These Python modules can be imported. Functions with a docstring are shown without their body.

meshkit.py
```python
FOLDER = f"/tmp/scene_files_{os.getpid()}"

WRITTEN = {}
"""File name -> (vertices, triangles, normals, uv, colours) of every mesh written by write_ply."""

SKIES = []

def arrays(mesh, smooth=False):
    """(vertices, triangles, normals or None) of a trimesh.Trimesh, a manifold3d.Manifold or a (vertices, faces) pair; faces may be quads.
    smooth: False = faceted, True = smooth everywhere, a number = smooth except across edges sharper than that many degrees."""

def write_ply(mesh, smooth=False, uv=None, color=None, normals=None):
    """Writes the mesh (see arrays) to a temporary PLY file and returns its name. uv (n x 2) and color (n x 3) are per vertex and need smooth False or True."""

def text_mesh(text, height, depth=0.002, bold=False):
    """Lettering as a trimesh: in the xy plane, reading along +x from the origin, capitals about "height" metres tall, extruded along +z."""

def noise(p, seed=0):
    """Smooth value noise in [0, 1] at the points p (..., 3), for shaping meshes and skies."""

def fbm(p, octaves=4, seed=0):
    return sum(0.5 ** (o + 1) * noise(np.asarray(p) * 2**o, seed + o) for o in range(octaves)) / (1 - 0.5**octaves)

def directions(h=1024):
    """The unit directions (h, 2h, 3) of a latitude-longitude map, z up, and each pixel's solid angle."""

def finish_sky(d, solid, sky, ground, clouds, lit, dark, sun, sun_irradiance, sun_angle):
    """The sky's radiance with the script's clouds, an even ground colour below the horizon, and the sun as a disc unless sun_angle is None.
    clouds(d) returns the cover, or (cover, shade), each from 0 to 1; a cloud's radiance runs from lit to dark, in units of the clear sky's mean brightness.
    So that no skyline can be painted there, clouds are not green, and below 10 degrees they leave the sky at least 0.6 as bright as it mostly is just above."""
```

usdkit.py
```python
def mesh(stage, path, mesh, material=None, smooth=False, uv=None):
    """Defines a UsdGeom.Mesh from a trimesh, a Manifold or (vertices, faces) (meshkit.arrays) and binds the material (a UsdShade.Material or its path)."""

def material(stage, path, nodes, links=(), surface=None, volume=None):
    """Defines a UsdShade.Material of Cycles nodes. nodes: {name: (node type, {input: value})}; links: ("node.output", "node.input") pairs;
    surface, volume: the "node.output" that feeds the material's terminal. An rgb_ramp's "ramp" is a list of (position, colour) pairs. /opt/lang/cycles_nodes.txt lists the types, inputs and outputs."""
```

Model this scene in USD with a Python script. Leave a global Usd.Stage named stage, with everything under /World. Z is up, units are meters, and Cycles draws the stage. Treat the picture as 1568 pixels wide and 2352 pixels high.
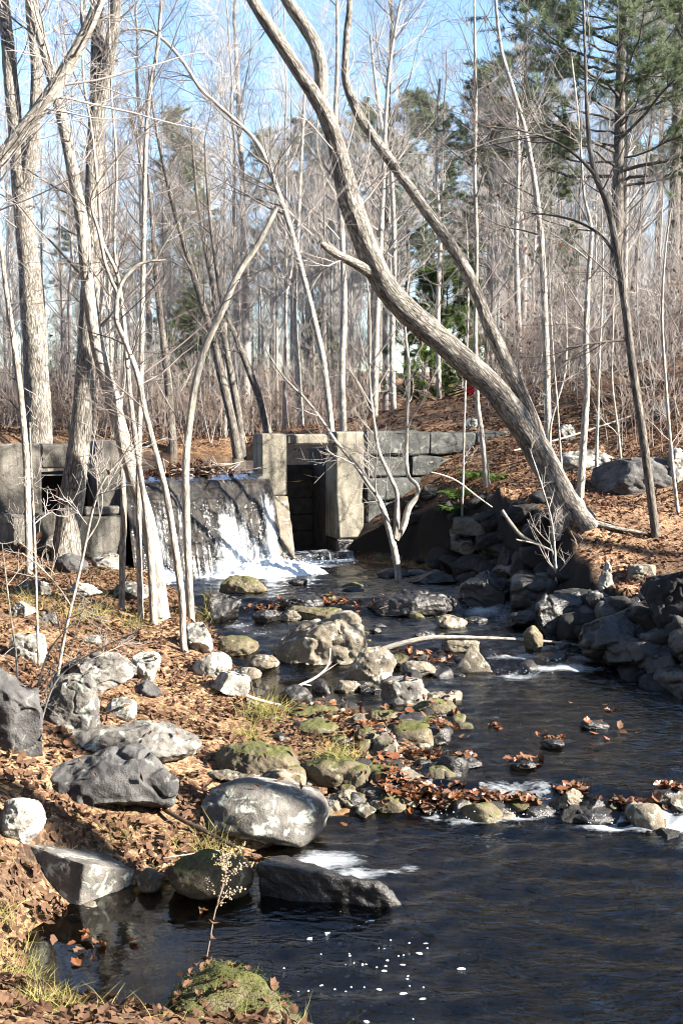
import math
import numpy as np, trimesh, usdkit, meshkit
from meshkit import noise, fbm
from pxr import Usd, UsdGeom, UsdLux, UsdShade, Sdf, Gf, Vt
from scipy.interpolate import RBFInterpolator
from scipy.spatial import cKDTree, ConvexHull

stage = Usd.Stage.CreateInMemory()
UsdGeom.SetStageUpAxis(stage, 'Z'); UsdGeom.SetStageMetersPerUnit(stage, 1.0)
UsdGeom.Xform.Define(stage, '/World'); UsdGeom.Scope.Define(stage, '/World/Looks')

# ------------------------------------------------------------------ camera, sky, sun
F, CX, CY, HOR, EYE = 2531.0, 784.0, 1176.0, 950.0, 3.0      # picture measured on a 1568 x 2352 copy
PITCH = math.atan((CY - HOR) / F)
cam = UsdGeom.Camera.Define(stage, '/World/camera')
cam.AddTranslateOp().Set(Gf.Vec3d(0, 0, EYE)); cam.AddRotateXOp().Set(90 - math.degrees(PITCH))
cam.CreateFocalLengthAttr(24.0); cam.CreateHorizontalApertureAttr(24.0 * 1568 / F); cam.CreateVerticalApertureAttr(24.0 * 2352 / F)
cam.CreateClippingRangeAttr(Gf.Vec2f(0.05, 2000)); cam.CreateExposureAttr(2.8)
SUN_AZ, SUN_EL = math.radians(109), math.radians(28)            # azimuth clockwise from +y
SUN = np.array([math.sin(SUN_AZ) * math.cos(SUN_EL), math.cos(SUN_AZ) * math.cos(SUN_EL), math.sin(SUN_EL)])
usdkit.material(stage, '/World/Looks/sky', {
    's': ('sky_texture', {'sky_type': 'single_scattering', 'sun_disc': False, 'sun_elevation': SUN_EL, 'sun_rotation': SUN_AZ, 'air_density': 1.1, 'aerosol_density': 0.4, 'ozone_density': 3.0}),
    'b': ('background_shader', {'strength': 0.054})}, [('s.color', 'b.color')], surface='b.background')
dome = UsdLux.DomeLight.Define(stage, '/World/sky'); dome.CreateIntensityAttr(1.0)
UsdShade.MaterialBindingAPI.Apply(dome.GetPrim()).Bind(UsdShade.Material.Get(stage, '/World/Looks/sky'))
for k_, v_ in (('kind', 'structure'), ('label', 'clear pale blue winter sky above the bare trees'), ('category', 'sky')): dome.GetPrim().SetCustomDataByKey(k_, v_)
sun = UsdLux.DistantLight.Define(stage, '/World/sun'); sun.CreateIntensityAttr(1.25); sun.CreateAngleAttr(0.5)
sun.CreateNormalizeAttr(True); sun.CreateColorAttr(Gf.Vec3f(1.0, 0.93, 0.82))
_m = Gf.Matrix4d(); _m.SetRotate(Gf.Rotation(Gf.Vec3d(0, 0, 1), Gf.Vec3d(*SUN))); sun.AddTransformOp().Set(_m)

# ------------------------------------------------------------------ helpers
def at(px, py, Y):
    """The point of the pixel's sight line that lies Y metres ahead of the camera."""
    dx, dy = (px - CX) / F, (CY - py) / F
    d = np.array([dx, math.cos(PITCH) + dy * math.sin(PITCH), -math.sin(PITCH) + dy * math.cos(PITCH)])
    return np.array([0, 0, EYE]) + d * (Y / d[1])
used = {}
def numbered(path):
    k = used.get(path, -1) + 1; used[path] = k
    return path if k == 0 else f'{path}_{k:03d}'
def tag(p, label=None, cat=None, group=None, kind=None):
    p = p.GetPrim() if hasattr(p, 'GetPrim') else p
    for k, v in (('label', label), ('category', cat), ('group', group), ('kind', kind)):
        if v: p.SetCustomDataByKey(k, v)
    return p
def vnormals(v, f):
    n = np.zeros_like(v); fn = np.cross(v[f[:, 1]] - v[f[:, 0]], v[f[:, 2]] - v[f[:, 0]])
    for k in range(3): np.add.at(n, f[:, k], fn)
    return n / np.maximum(np.linalg.norm(n, axis=1, keepdims=True), 1e-12)
class T:                                     # a thing: its Xform path and base point
    def __init__(s, path, loc): s.path, s.loc = path, np.array(loc, float)
def thing(name, label, cat, loc=(0, 0, 0), group=None, kind=None):
    p = numbered('/World/' + name); x = UsdGeom.Xform.Define(stage, p); x.AddTranslateOp().Set(Gf.Vec3d(*map(float, loc)))
    tag(x, label, cat, group, kind); return T(p, loc)
def put(name, vf, mat, parent=None, smooth=True, attrs=None):
    """One Mesh prim from world-space vertices; parent: a thing, or None for /World."""
    v, f = np.asarray(vf[0], float), np.asarray(vf[1], int)
    if f.shape[1] == 4: f = np.vstack([f[:, [0, 1, 2]], f[:, [0, 2, 3]]])
    loc = parent.loc if parent is not None else np.zeros(3)
    p = numbered((parent.path if parent is not None else '/World') + '/' + name)
    m = UsdGeom.Mesh.Define(stage, p); w = (v - loc).astype(np.float32)
    m.CreatePointsAttr(Vt.Vec3fArray.FromNumpy(w)); m.CreateFaceVertexCountsAttr(Vt.IntArray.FromNumpy(np.full(len(f), 3, np.int32)))
    m.CreateFaceVertexIndicesAttr(Vt.IntArray.FromNumpy(f.astype(np.int32).ravel())); m.CreateSubdivisionSchemeAttr('none')
    if smooth:
        m.CreateNormalsAttr(Vt.Vec3fArray.FromNumpy(vnormals(v, f).astype(np.float32))); m.SetNormalsInterpolation('vertex')
    for k, a in (attrs or {}).items():
        a = np.asarray(a, np.float32); api = UsdGeom.PrimvarsAPI(m)
        if a.ndim == 1: api.CreatePrimvar(k, Sdf.ValueTypeNames.FloatArray, 'vertex').Set(Vt.FloatArray.FromNumpy(a))
        else: api.CreatePrimvar(k, Sdf.ValueTypeNames.Float3Array, 'vertex').Set(Vt.Vec3fArray.FromNumpy(a))
    UsdShade.MaterialBindingAPI.Apply(m.GetPrim()).Bind(M[mat])
    o = T(p, loc); o.prim = m.GetPrim()
    if name in ('twigs', 'foliage', 'dead_leaves', 'branches', 'stems', 'seed_heads'): tag(o.prim, kind='stuff')
    return o
def copy_of(src, loc, rz=0, sc=1.0, label=None, group=None, cat=None, tilt=(0, 0)):
    name = src.path.split('/')[-1]
    while name[-4:-3] == '_' and name[-3:].isdigit(): name = name[:-4]
    p = numbered('/World/' + name); x = UsdGeom.Xform.Define(stage, p)
    x.AddTranslateOp().Set(Gf.Vec3d(*map(float, loc))); x.AddRotateXYZOp().Set(Gf.Vec3f(tilt[0], tilt[1], math.degrees(rz)))
    x.AddScaleOp().Set(Gf.Vec3f(sc, sc, sc) if np.ndim(sc) == 0 else Gf.Vec3f(*map(float, sc)))
    q = x.GetPrim(); q.GetReferences().AddInternalReference(src.path); q.SetInstanceable(True)
    tag(q, label, cat, group); return T(p, loc)
def cat_mesh(parts):
    vs, fs, n = [], [], 0
    for v, f in parts:
        f = np.asarray(f)
        if f.shape[1] == 4: f = np.vstack([f[:, [0, 1, 2]], f[:, [0, 2, 3]]])
        vs.append(v); fs.append(f + n); n += len(v)
    return np.vstack(vs), np.vstack(fs)
def nrm(a): return a / np.maximum(np.linalg.norm(a, axis=-1, keepdims=True), 1e-12)
def smoothstep(a, b, x): t = np.clip((x - a) / (b - a), 0, 1); return t * t * (3 - 2 * t)
def tubes(P, R, sides=3, cap=False):
    """n polylines (n, K, 3) with radii (n, K) as tubes in one mesh."""
    n, K = P.shape[:2]
    t = nrm(np.gradient(P, axis=1)); mt = nrm(P[:, -1] - P[:, 0])
    ref = np.where(np.abs(mt[:, 2:]) < .8, [0, 0, 1.0], [1.0, 0.2, 0])[:, None]
    a = nrm(np.cross(t, ref)); b = np.cross(t, a)
    ang = np.arange(sides) * 2 * np.pi / sides
    v = P[:, :, None] + R[:, :, None, None] * (np.cos(ang)[:, None] * a[:, :, None] + np.sin(ang)[:, None] * b[:, :, None])
    i, j = np.meshgrid(np.arange(K - 1), np.arange(sides), indexing='ij')
    q = np.stack([i * sides + j, i * sides + (j + 1) % sides, (i + 1) * sides + (j + 1) % sides, (i + 1) * sides + j], -1).reshape(-1, 4)
    q = (q[None] + (np.arange(n) * K * sides)[:, None, None]).reshape(-1, 4)
    return v.reshape(-1, 3), np.vstack([q[:, [0, 2, 1]], q[:, [0, 3, 2]]])
def spawn(rng, P, R, n, t0=.3, t1=1, ang=(30, 65), L=(1, 2), K=5, up=.25, wig=.12, rf=.55, rmin=.004, taper=.5, lr=.016):
    idx = rng.integers(len(P), size=n); Kp = P.shape[1]; t = rng.uniform(t0, t1, n)
    f = np.minimum(t * (Kp - 1), Kp - 1.001); i = f.astype(int); w = (f - i)[:, None]
    base = P[idx, i] * (1 - w) + P[idx, i + 1] * w; tan = nrm(P[idx, i + 1] - P[idx, i])
    rad = R[idx, i] * (1 - w[:, 0]) + R[idx, i + 1] * w[:, 0]
    perp = nrm(np.cross(tan, rng.normal(size=(n, 3)))); a = np.radians(rng.uniform(*ang, n))[:, None]
    d = np.cos(a) * tan + np.sin(a) * perp
    ln = rng.uniform(*L, n) * (1 - taper * t); out = [base]
    for k in range(1, K):
        d = nrm(d + np.array([0, 0, up / (K - 1)]) + wig * rng.normal(size=(n, 3))); out.append(out[-1] + d * (ln / (K - 1))[:, None])
    r0 = np.maximum(np.minimum(rad * rf, ln * lr), rmin * 1.2)
    return np.stack(out, 1), r0[:, None] + (rmin - r0)[:, None] * np.linspace(0, 1, K)[None]
def spline(pts, rad, step):
    pts, rad = np.asarray(pts, float), np.asarray(rad, float)
    s = np.concatenate([[0], np.cumsum(np.linalg.norm(np.diff(pts, axis=0), axis=1))])
    from scipy.interpolate import PchipInterpolator, make_interp_spline
    t = np.linspace(0, s[-1], max(4, int(s[-1] / step) + 1))
    k = min(3, len(pts) - 1); sp = PchipInterpolator(s, pts) if k > 1 else make_interp_spline(s, pts, k=1)
    P = sp(t)
    for _ in range(2): P[1:-1] = .25 * P[:-2] + .5 * P[1:-1] + .25 * P[2:]
    return P, np.interp(t, s, rad), t
def trunk(pts, rad, step=.07, sides=16, rough=.05, seed=0, flare=0, ridge=1.0):
    """A bark-covered stem; returns mesh, centre line, radii and the bark coordinates."""
    P, R, s = spline(pts, rad, step)
    if flare: R = R * (1 + flare * np.exp(-s / (R[0] * 2.2)))
    v, f = tubes(P[None], R[None], sides); ang = np.tile(np.arange(sides) * 2 * np.pi / sides, len(P)); ss = np.repeat(s, sides); rr = np.repeat(R, sides)
    bk = np.stack([np.cos(ang) * rr, np.sin(ang) * rr, ss], 1)
    c = np.repeat(P, sides, 0); rd = v - c
    h = (fbm(np.stack([bk[:, 0] * 9, bk[:, 1] * 9, ss * 1.3], 1) + seed * 7.1, 3, seed) - .5) * 2 * rough * 2.2
    h += (noise(np.stack([bk[:, 0] * 40, bk[:, 1] * 40, ss * 7], 1) + seed, seed) - .5) * .09 * ridge
    if flare: h += flare * .5 * np.exp(-ss / (rr * 1.5)) * np.cos(ang * 4 + seed)
    v = c + rd * (1 + h)[:, None]
    n = len(v); v = np.vstack([v, P[-1:] + nrm(P[-1:] - P[-2:-1]) * R[-1] * .3]); bk = np.vstack([bk, bk[-1:]])
    k = np.arange(sides); f = np.vstack([f, np.stack([n - sides + k, np.full(sides, n), n - sides + (k + 1) % sides], 1)[:, [0, 2, 1]]])
    return (v, f), P, R, bk
def box(s0, s1, q0, q1, z0, z1, jit=0, seed=0, sub=3):
    """A chamfered, slightly uneven block in the dam's own frame (along, in front, up)."""
    sz = np.array([s1 - s0, q1 - q0, z1 - z0]); c = min(.03, sz.min() * .2)
    m = trimesh.creation.box(sz - 2 * c)
    pts = np.vstack([m.vertices + np.array(d) * c for d in ((1, 0, 0), (-1, 0, 0), (0, 1, 0), (0, -1, 0), (0, 0, 1), (0, 0, -1))])
    h = trimesh.convex.convex_hull(pts)
    v, f = h.vertices, h.faces
    for _ in range(sub):
        v, f = trimesh.remesh.subdivide(v, f)
    v = v + np.array([(s0 + s1) / 2, (q0 + q1) / 2, (z0 + z1) / 2])
    w = DO[None] + v[:, :1] * DU + v[:, 1:2] * DN; w = np.column_stack([w[:, :2], v[:, 2]])
    if jit: w = w + vnormals(w, f) * ((fbm(w * 4 + seed, 3, seed) - .5) * 2 * jit)[:, None]
    return w, f

# ------------------------------------------------------------------ materials
M = {}
def mat(name, nodes, links, surface): M[name] = usdkit.material(stage, '/World/Looks/' + name, nodes, links, surface=surface)
def rock_mat(name, dark, light, lichen, moss, lich_amt=.55, moss_lo=.9, rough=.85, spec=.3, ls=9.0):
    n = {'g': ('geometry', {}), 'n1': ('noise_texture', {'scale': 3.5, 'detail': 6, 'roughness': .65}), 'r1': ('rgb_ramp', {'ramp': [(.3, dark), (.68, light)]}),
         'n2': ('noise_texture', {'scale': ls, 'detail': 5, 'roughness': .62, 'distortion': .6}), 'r2': ('rgb_ramp', {'ramp': [(lich_amt - .02, (0, 0, 0)), (lich_amt + .09, (1, 1, 1))]}),
         'm1': ('mix', {'color2': lichen}), 'n3': ('noise_texture', {'scale': 3.4, 'detail': 9, 'roughness': .72}), 'sx': ('separate_xyz', {}),
         'a': ('math', {'math_type': 'multiply_add', 'value2': 1.2, 'value3': 0.0}), 'am': ('math', {'math_type': 'multiply'}), 'mr': ('map_range', {'from_min': moss_lo, 'from_max': moss_lo + .18, 'clamp': True}),
         'm2': ('mix', {'color2': moss}), 'n4': ('noise_texture', {'scale': 75, 'detail': 4, 'roughness': .7}), 'n5': ('noise_texture', {'scale': 14, 'detail': 5, 'roughness': .6}),
         'ad': ('math', {'math_type': 'multiply_add', 'value2': .35}), 'b': ('bump', {'strength': .9, 'distance': .025}), 'p': ('principled_bsdf', {'roughness': rough, 'specular_ior_level': spec})}
    l = [('g.position', 'n1.vector'), ('g.position', 'n2.vector'), ('g.position', 'n3.vector'), ('g.position', 'n4.vector'), ('g.position', 'n5.vector'), ('n1.fac', 'r1.fac'), ('n2.fac', 'r2.fac'),
         ('r2.color', 'm1.fac'), ('r1.color', 'm1.color1'), ('g.normal', 'sx.vector'), ('n3.fac', 'a.value1'), ('sx.z', 'am.value1'), ('a.value', 'am.value2'), ('am.value', 'mr.value'),
         ('mr.result', 'm2.fac'), ('m1.color', 'm2.color1'), ('m2.color', 'p.base_color'), ('n4.fac', 'ad.value1'), ('n5.fac', 'ad.value3'), ('ad.value', 'b.height'), ('b.normal', 'p.normal')]
    mat(name, n, l, 'p.BSDF')
rock_mat('rock_grey', (.026, .024, .022), (.135, .125, .112), (.3, .32, .275), (.05, .06, .02), .56, 1.0)
rock_mat('rock_pale', (.06, .055, .048), (.215, .2, .175), (.33, .34, .3), (.12, .13, .05), .5, 1.0)
rock_mat('rock_brown', (.03, .025, .02), (.16, .135, .1), (.33, .335, .27), (.055, .058, .02), .57, .62)
rock_mat('rock_moss', (.025, .021, .016), (.105, .085, .052), (.2, .19, .13), (.055, .056, .014), .60, .40)
rock_mat('rock_wet', (.006, .0055, .0055), (.03, .027, .025), (.06, .06, .055), (.03, .036, .008), .66, .72, rough=.32, spec=.5)
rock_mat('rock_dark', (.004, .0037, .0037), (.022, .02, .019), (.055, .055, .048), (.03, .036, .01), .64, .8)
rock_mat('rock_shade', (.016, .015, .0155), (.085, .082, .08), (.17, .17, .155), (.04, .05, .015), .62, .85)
def concrete_mat(name, dark, light, stain):
    n = {'g': ('geometry', {}), 'n1': ('noise_texture', {'scale': 2.0, 'detail': 8, 'roughness': .68}), 'r1': ('rgb_ramp', {'ramp': [(.32, dark), (.64, light)]}), 'mp': ('mapping', {'scale': (7, 7, .8)}), 'n2': ('noise_texture', {'scale': 1.0, 'detail': 5, 'roughness': .6}),
         'r2': ('rgb_ramp', {'ramp': [(.46, (0, 0, 0)), (.7, (.85, .85, .85))]}), 'm1': ('mix', {'color2': stain}), 'n3': ('noise_texture', {'scale': 40, 'detail': 5, 'roughness': .7}), 'r3': ('rgb_ramp', {'ramp': [(.3, (.55, .55, .55)), (.5, (1, 1, 1))]}), 'm2': ('mix', {'mix_type': 'multiply', 'fac': .8}),
         'dm': ('mix', {'mix_type': 'linear_light', 'fac': .25}), 'v': ('voronoi_texture', {'feature': 'distance_to_edge', 'scale': 1.6}), 'vr': ('map_range', {'from_min': 0.0, 'from_max': .012, 'to_min': .35, 'to_max': 1.0, 'clamp': True}), 'm3': ('mix', {'mix_type': 'multiply', 'fac': .7}),
         'hh': ('math', {'math_type': 'multiply'}), 'b': ('bump', {'strength': .8, 'distance': .015}), 'p': ('principled_bsdf', {'roughness': .9, 'specular_ior_level': .25})}
    l = [('g.position', 'n1.vector'), ('g.position', 'mp.vector'), ('mp.vector', 'n2.vector'), ('g.position', 'n3.vector'), ('g.position', 'dm.color1'), ('n1.color', 'dm.color2'), ('dm.color', 'v.vector'), ('v.distance', 'vr.value'), ('n1.fac', 'r1.fac'), ('n2.fac', 'r2.fac'), ('r2.color', 'm1.fac'), ('r1.color', 'm1.color1'),
         ('n3.fac', 'r3.fac'), ('m1.color', 'm2.color1'), ('r3.color', 'm2.color2'), ('m2.color', 'm3.color1'), ('vr.result', 'm3.color2'), ('m3.color', 'p.base_color'), ('n3.fac', 'hh.value1'), ('vr.result', 'hh.value2'), ('hh.value', 'b.height'), ('b.normal', 'p.normal')]
    mat(name, n, l, 'p.BSDF')
concrete_mat('concrete', (.07, .064, .052), (.195, .177, .14), (.038, .035, .03))
concrete_mat('concrete_dark', (.06, .055, .048), (.2, .185, .16), (.035, .032, .028))
rock_mat('wet_concrete', (.004, .0035, .003), (.032, .026, .02), (.07, .06, .05), (.04, .05, .01), .64, 1.3, rough=.6, spec=.3, ls=7)
rock_mat('wall_stone', (.012, .013, .013), (.06, .062, .058), (.13, .14, .125), (.08, .09, .04), .6, 1.0)
def bark_mat(name, dark, light, streak=5.0, bump=.8, patch=None, crack=.0):
    n = {'at': ('attribute', {'attribute': 'bk'}), 'mp': ('mapping', {'scale': (26, 26, streak)}), 'mp2': ('mapping', {'scale': (7, 7, 2.6)}), 'mp3': ('mapping', {'scale': (30, 30, 8)}),
         'n1': ('noise_texture', {'scale': 1.0, 'detail': 6, 'roughness': .7, 'distortion': .5}), 'n2': ('noise_texture', {'scale': 1.0, 'detail': 5, 'roughness': .6}), 'v': ('voronoi_texture', {'feature': 'distance_to_edge', 'scale': 1.0}),
         'dm': ('mix', {'mix_type': 'linear_light', 'fac': .6}), 'vr': ('map_range', {'from_min': .0, 'from_max': .22, 'to_min': 1 - crack, 'to_max': 1.0, 'clamp': True}),
         'r1': ('rgb_ramp', {'ramp': [(.36, dark), (.58, light)]}), 'r2': ('rgb_ramp', {'ramp': [(.52, (0, 0, 0)), (.62, (1, 1, 1))]}), 'mc': ('mix', {'mix_type': 'multiply', 'fac': 1.0}), 'hh': ('math', {'math_type': 'multiply'}),
         'm': ('mix', {'color2': patch or light}), 'b': ('bump', {'strength': bump, 'distance': .03}), 'p': ('principled_bsdf', {'roughness': .9, 'specular_ior_level': .15})}
    l = [('at.vector', 'mp.vector'), ('at.vector', 'mp2.vector'), ('at.vector', 'mp3.vector'), ('mp.vector', 'n1.vector'), ('mp2.vector', 'n2.vector'), ('mp3.vector', 'dm.color1'), ('n1.color', 'dm.color2'), ('dm.color', 'v.vector'), ('v.distance', 'vr.value'),
         ('n1.fac', 'r1.fac'), ('n2.fac', 'r2.fac'), ('r2.color', 'm.fac'), ('r1.color', 'm.color1'), ('m.color', 'mc.color1'), ('vr.result', 'mc.color2'), ('mc.color', 'p.base_color'), ('n1.fac', 'hh.value1'), ('vr.result', 'hh.value2'), ('hh.value', 'b.height'), ('b.normal', 'p.normal')]
    mat(name, n, l, 'p.BSDF')
bark_mat('bark_grey', (.12, .105, .09), (.36, .33, .285), 5, 1.0, (.42, .40, .35), .3)
bark_mat('bark_rough', (.05, .043, .037), (.36, .33, .285), 4.5, 1.0, (.17, .15, .13), .6)
bark_mat('bark_pale', (.12, .108, .092), (.40, .375, .33), 8, .8, (.23, .21, .18), .3)
bark_mat('bark_dark', (.03, .026, .024), (.13, .115, .1), 6, .8, (.17, .16, .14), .4)
def plain(name, c1, c2, scale=6, rough=.85, trans=0.0, island=False, spec=.2, ramp=None):
    rp = ramp or [(.25, c1), (.75, c2)]
    n = {'g': ('geometry', {}), 'r': ('rgb_ramp', {'ramp': rp}), 'p': ('principled_bsdf', {'roughness': rough, 'specular_ior_level': spec})}
    l = [('r.color', 'p.base_color')]; s = 'p.BSDF'
    if island: l += [('g.random_per_island', 'r.fac')]
    else: n['n'] = ('noise_texture', {'scale': scale, 'detail': 5}); l += [('g.position', 'n.vector'), ('n.fac', 'r.fac')]
    if trans:
        n['t'] = ('translucent_bsdf', {}); n['mx'] = ('mix_closure', {'fac': trans}); l += [('r.color', 't.color'), ('p.BSDF', 'mx.closure1'), ('t.BSDF', 'mx.closure2')]; s = 'mx.closure'
    mat(name, n, l, s)
plain('twig_grey', (.14, .122, .11), (.28, .255, .235), 2.0)
plain('twig_pale', (.19, .172, .16), (.34, .315, .295), 2.0)
plain('twig_dark', (.05, .042, .04), (.14, .12, .11), 2.0)
plain('twig_brown', (.10, .075, .062), (.225, .18, .155), 2.0)
plain('far_bark', (.12, .105, .1), (.30, .275, .25), 1.5)
plain('needles', 0, 0, trans=.35, island=True, rough=.6, ramp=[(0, (.11, .14, .08)), (.5, (.25, .27, .14)), (1, (.42, .39, .22))])
plain('needles_bright', 0, 0, trans=.4, island=True, rough=.6, ramp=[(0, (.09, .14, .035)), (.5, (.16, .22, .06)), (1, (.26, .28, .1))])
plain('leaf_litter', 0, 0, trans=.25, island=True, ramp=[(0, (.09, .05, .03)), (.1, (.26, .16, .09)), (.22, (.46, .31, .19)), (.55, (.6, .45, .3)), (.88, (.68, .56, .42)), (1, (.46, .23, .1))])
plain('leaf_red', 0, 0, trans=.25, island=True, ramp=[(0, (.08, .04, .025)), (.35, (.2, .105, .06)), (.7, (.38, .23, .135)), (1, (.5, .36, .23))])
plain('leaf_wet', 0, 0, rough=.35, spec=.5, island=True, ramp=[(0, (.12, .045, .018)), (.5, (.4, .16, .05)), (1, (.52, .28, .13))])
plain('grass_dry', 0, 0, trans=.3, island=True, ramp=[(0, (.22, .2, .07)), (.15, (.4, .3, .14)), (1, (.55, .42, .25))])
plain('seed', (.2, .15, .09), (.36, .29, .18), 40)
plain('grass_green', 0, 0, trans=.3, island=True, ramp=[(0, (.07, .08, .02)), (.45, (.2, .19, .06)), (1, (.46, .36, .18))])
plain('fern', 0, 0, trans=.35, island=True, rough=.5, ramp=[(0, (.05, .09, .015)), (1, (.13, .19, .03))])
plain('moss', (.03, .04, .008), (.1, .115, .02), 14)
plain('wet_wood', (.012, .009, .007), (.05, .035, .025), 9, rough=.4, spec=.5)
plain('dead_wood', (.2, .17, .14), (.5, .44, .37), 9)
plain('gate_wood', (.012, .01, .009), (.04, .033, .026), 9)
plain('coat', (.5, .012, .03), (.62, .02, .045), 9, rough=.8)
plain('trousers', (.015, .015, .02), (.03, .03, .035), 9)
plain('skin', (.5, .33, .25), (.55, .37, .28), 9)
plain('hair', (.04, .025, .018), (.07, .045, .03), 9)
plain('boot', (.03, .02, .015), (.05, .035, .025), 9)
plain('foam', (.42, .47, .52), (.66, .69, .72), 26, rough=.6)
mat('ground', {'g': ('geometry', {}), 'at': ('attribute', {'attribute': 'wet'}), 'v': ('voronoi_texture', {'scale': 48, 'randomness': 1}), 'dn': ('noise_texture', {'scale': 9, 'detail': 3}), 'dm': ('mix', {'mix_type': 'linear_light', 'fac': .08}),
    'sc': ('separate_color', {}), 'r': ('rgb_ramp', {'ramp': [(0, (.035, .02, .012)), (.35, (.12, .065, .035)), (.7, (.24, .14, .08)), (1, (.33, .21, .12))]}),
    'n': ('noise_texture', {'scale': 1.2, 'detail': 6}), 'r3': ('rgb_ramp', {'ramp': [(.35, (.35, .35, .35)), (.65, (1, 1, 1))]}), 'mu': ('mix', {'mix_type': 'multiply', 'fac': .8}),
    'n2': ('noise_texture', {'scale': 7, 'detail': 6, 'roughness': .65}), 'r2': ('rgb_ramp', {'ramp': [(.3, (.02, .012, .006)), (.5, (.13, .078, .038)), (.7, (.28, .18, .095))]}),
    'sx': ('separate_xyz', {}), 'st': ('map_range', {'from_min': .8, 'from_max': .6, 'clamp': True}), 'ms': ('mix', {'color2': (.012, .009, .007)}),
    'm': ('mix', {}), 'b': ('bump', {'strength': .8, 'distance': .03}), 'p': ('principled_bsdf', {'roughness': .9, 'specular_ior_level': .2})},
    [('g.position', 'dm.color1'), ('g.position', 'dn.vector'), ('dn.color', 'dm.color2'), ('dm.color', 'v.vector'), ('v.color', 'sc.color'), ('sc.r', 'r.fac'), ('g.position', 'n.vector'), ('n.fac', 'r3.fac'), ('r.color', 'mu.color1'), ('r3.color', 'mu.color2'),
     ('g.position', 'n2.vector'), ('n2.fac', 'r2.fac'), ('at.fac', 'm.fac'), ('g.normal', 'sx.vector'), ('sx.z', 'st.value'), ('st.result', 'ms.fac'), ('mu.color', 'ms.color1'), ('ms.color', 'm.color1'), ('r2.color', 'm.color2'), ('m.color', 'p.base_color'), ('sc.g', 'b.height'), ('b.normal', 'p.normal')], 'p.BSDF')
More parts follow.
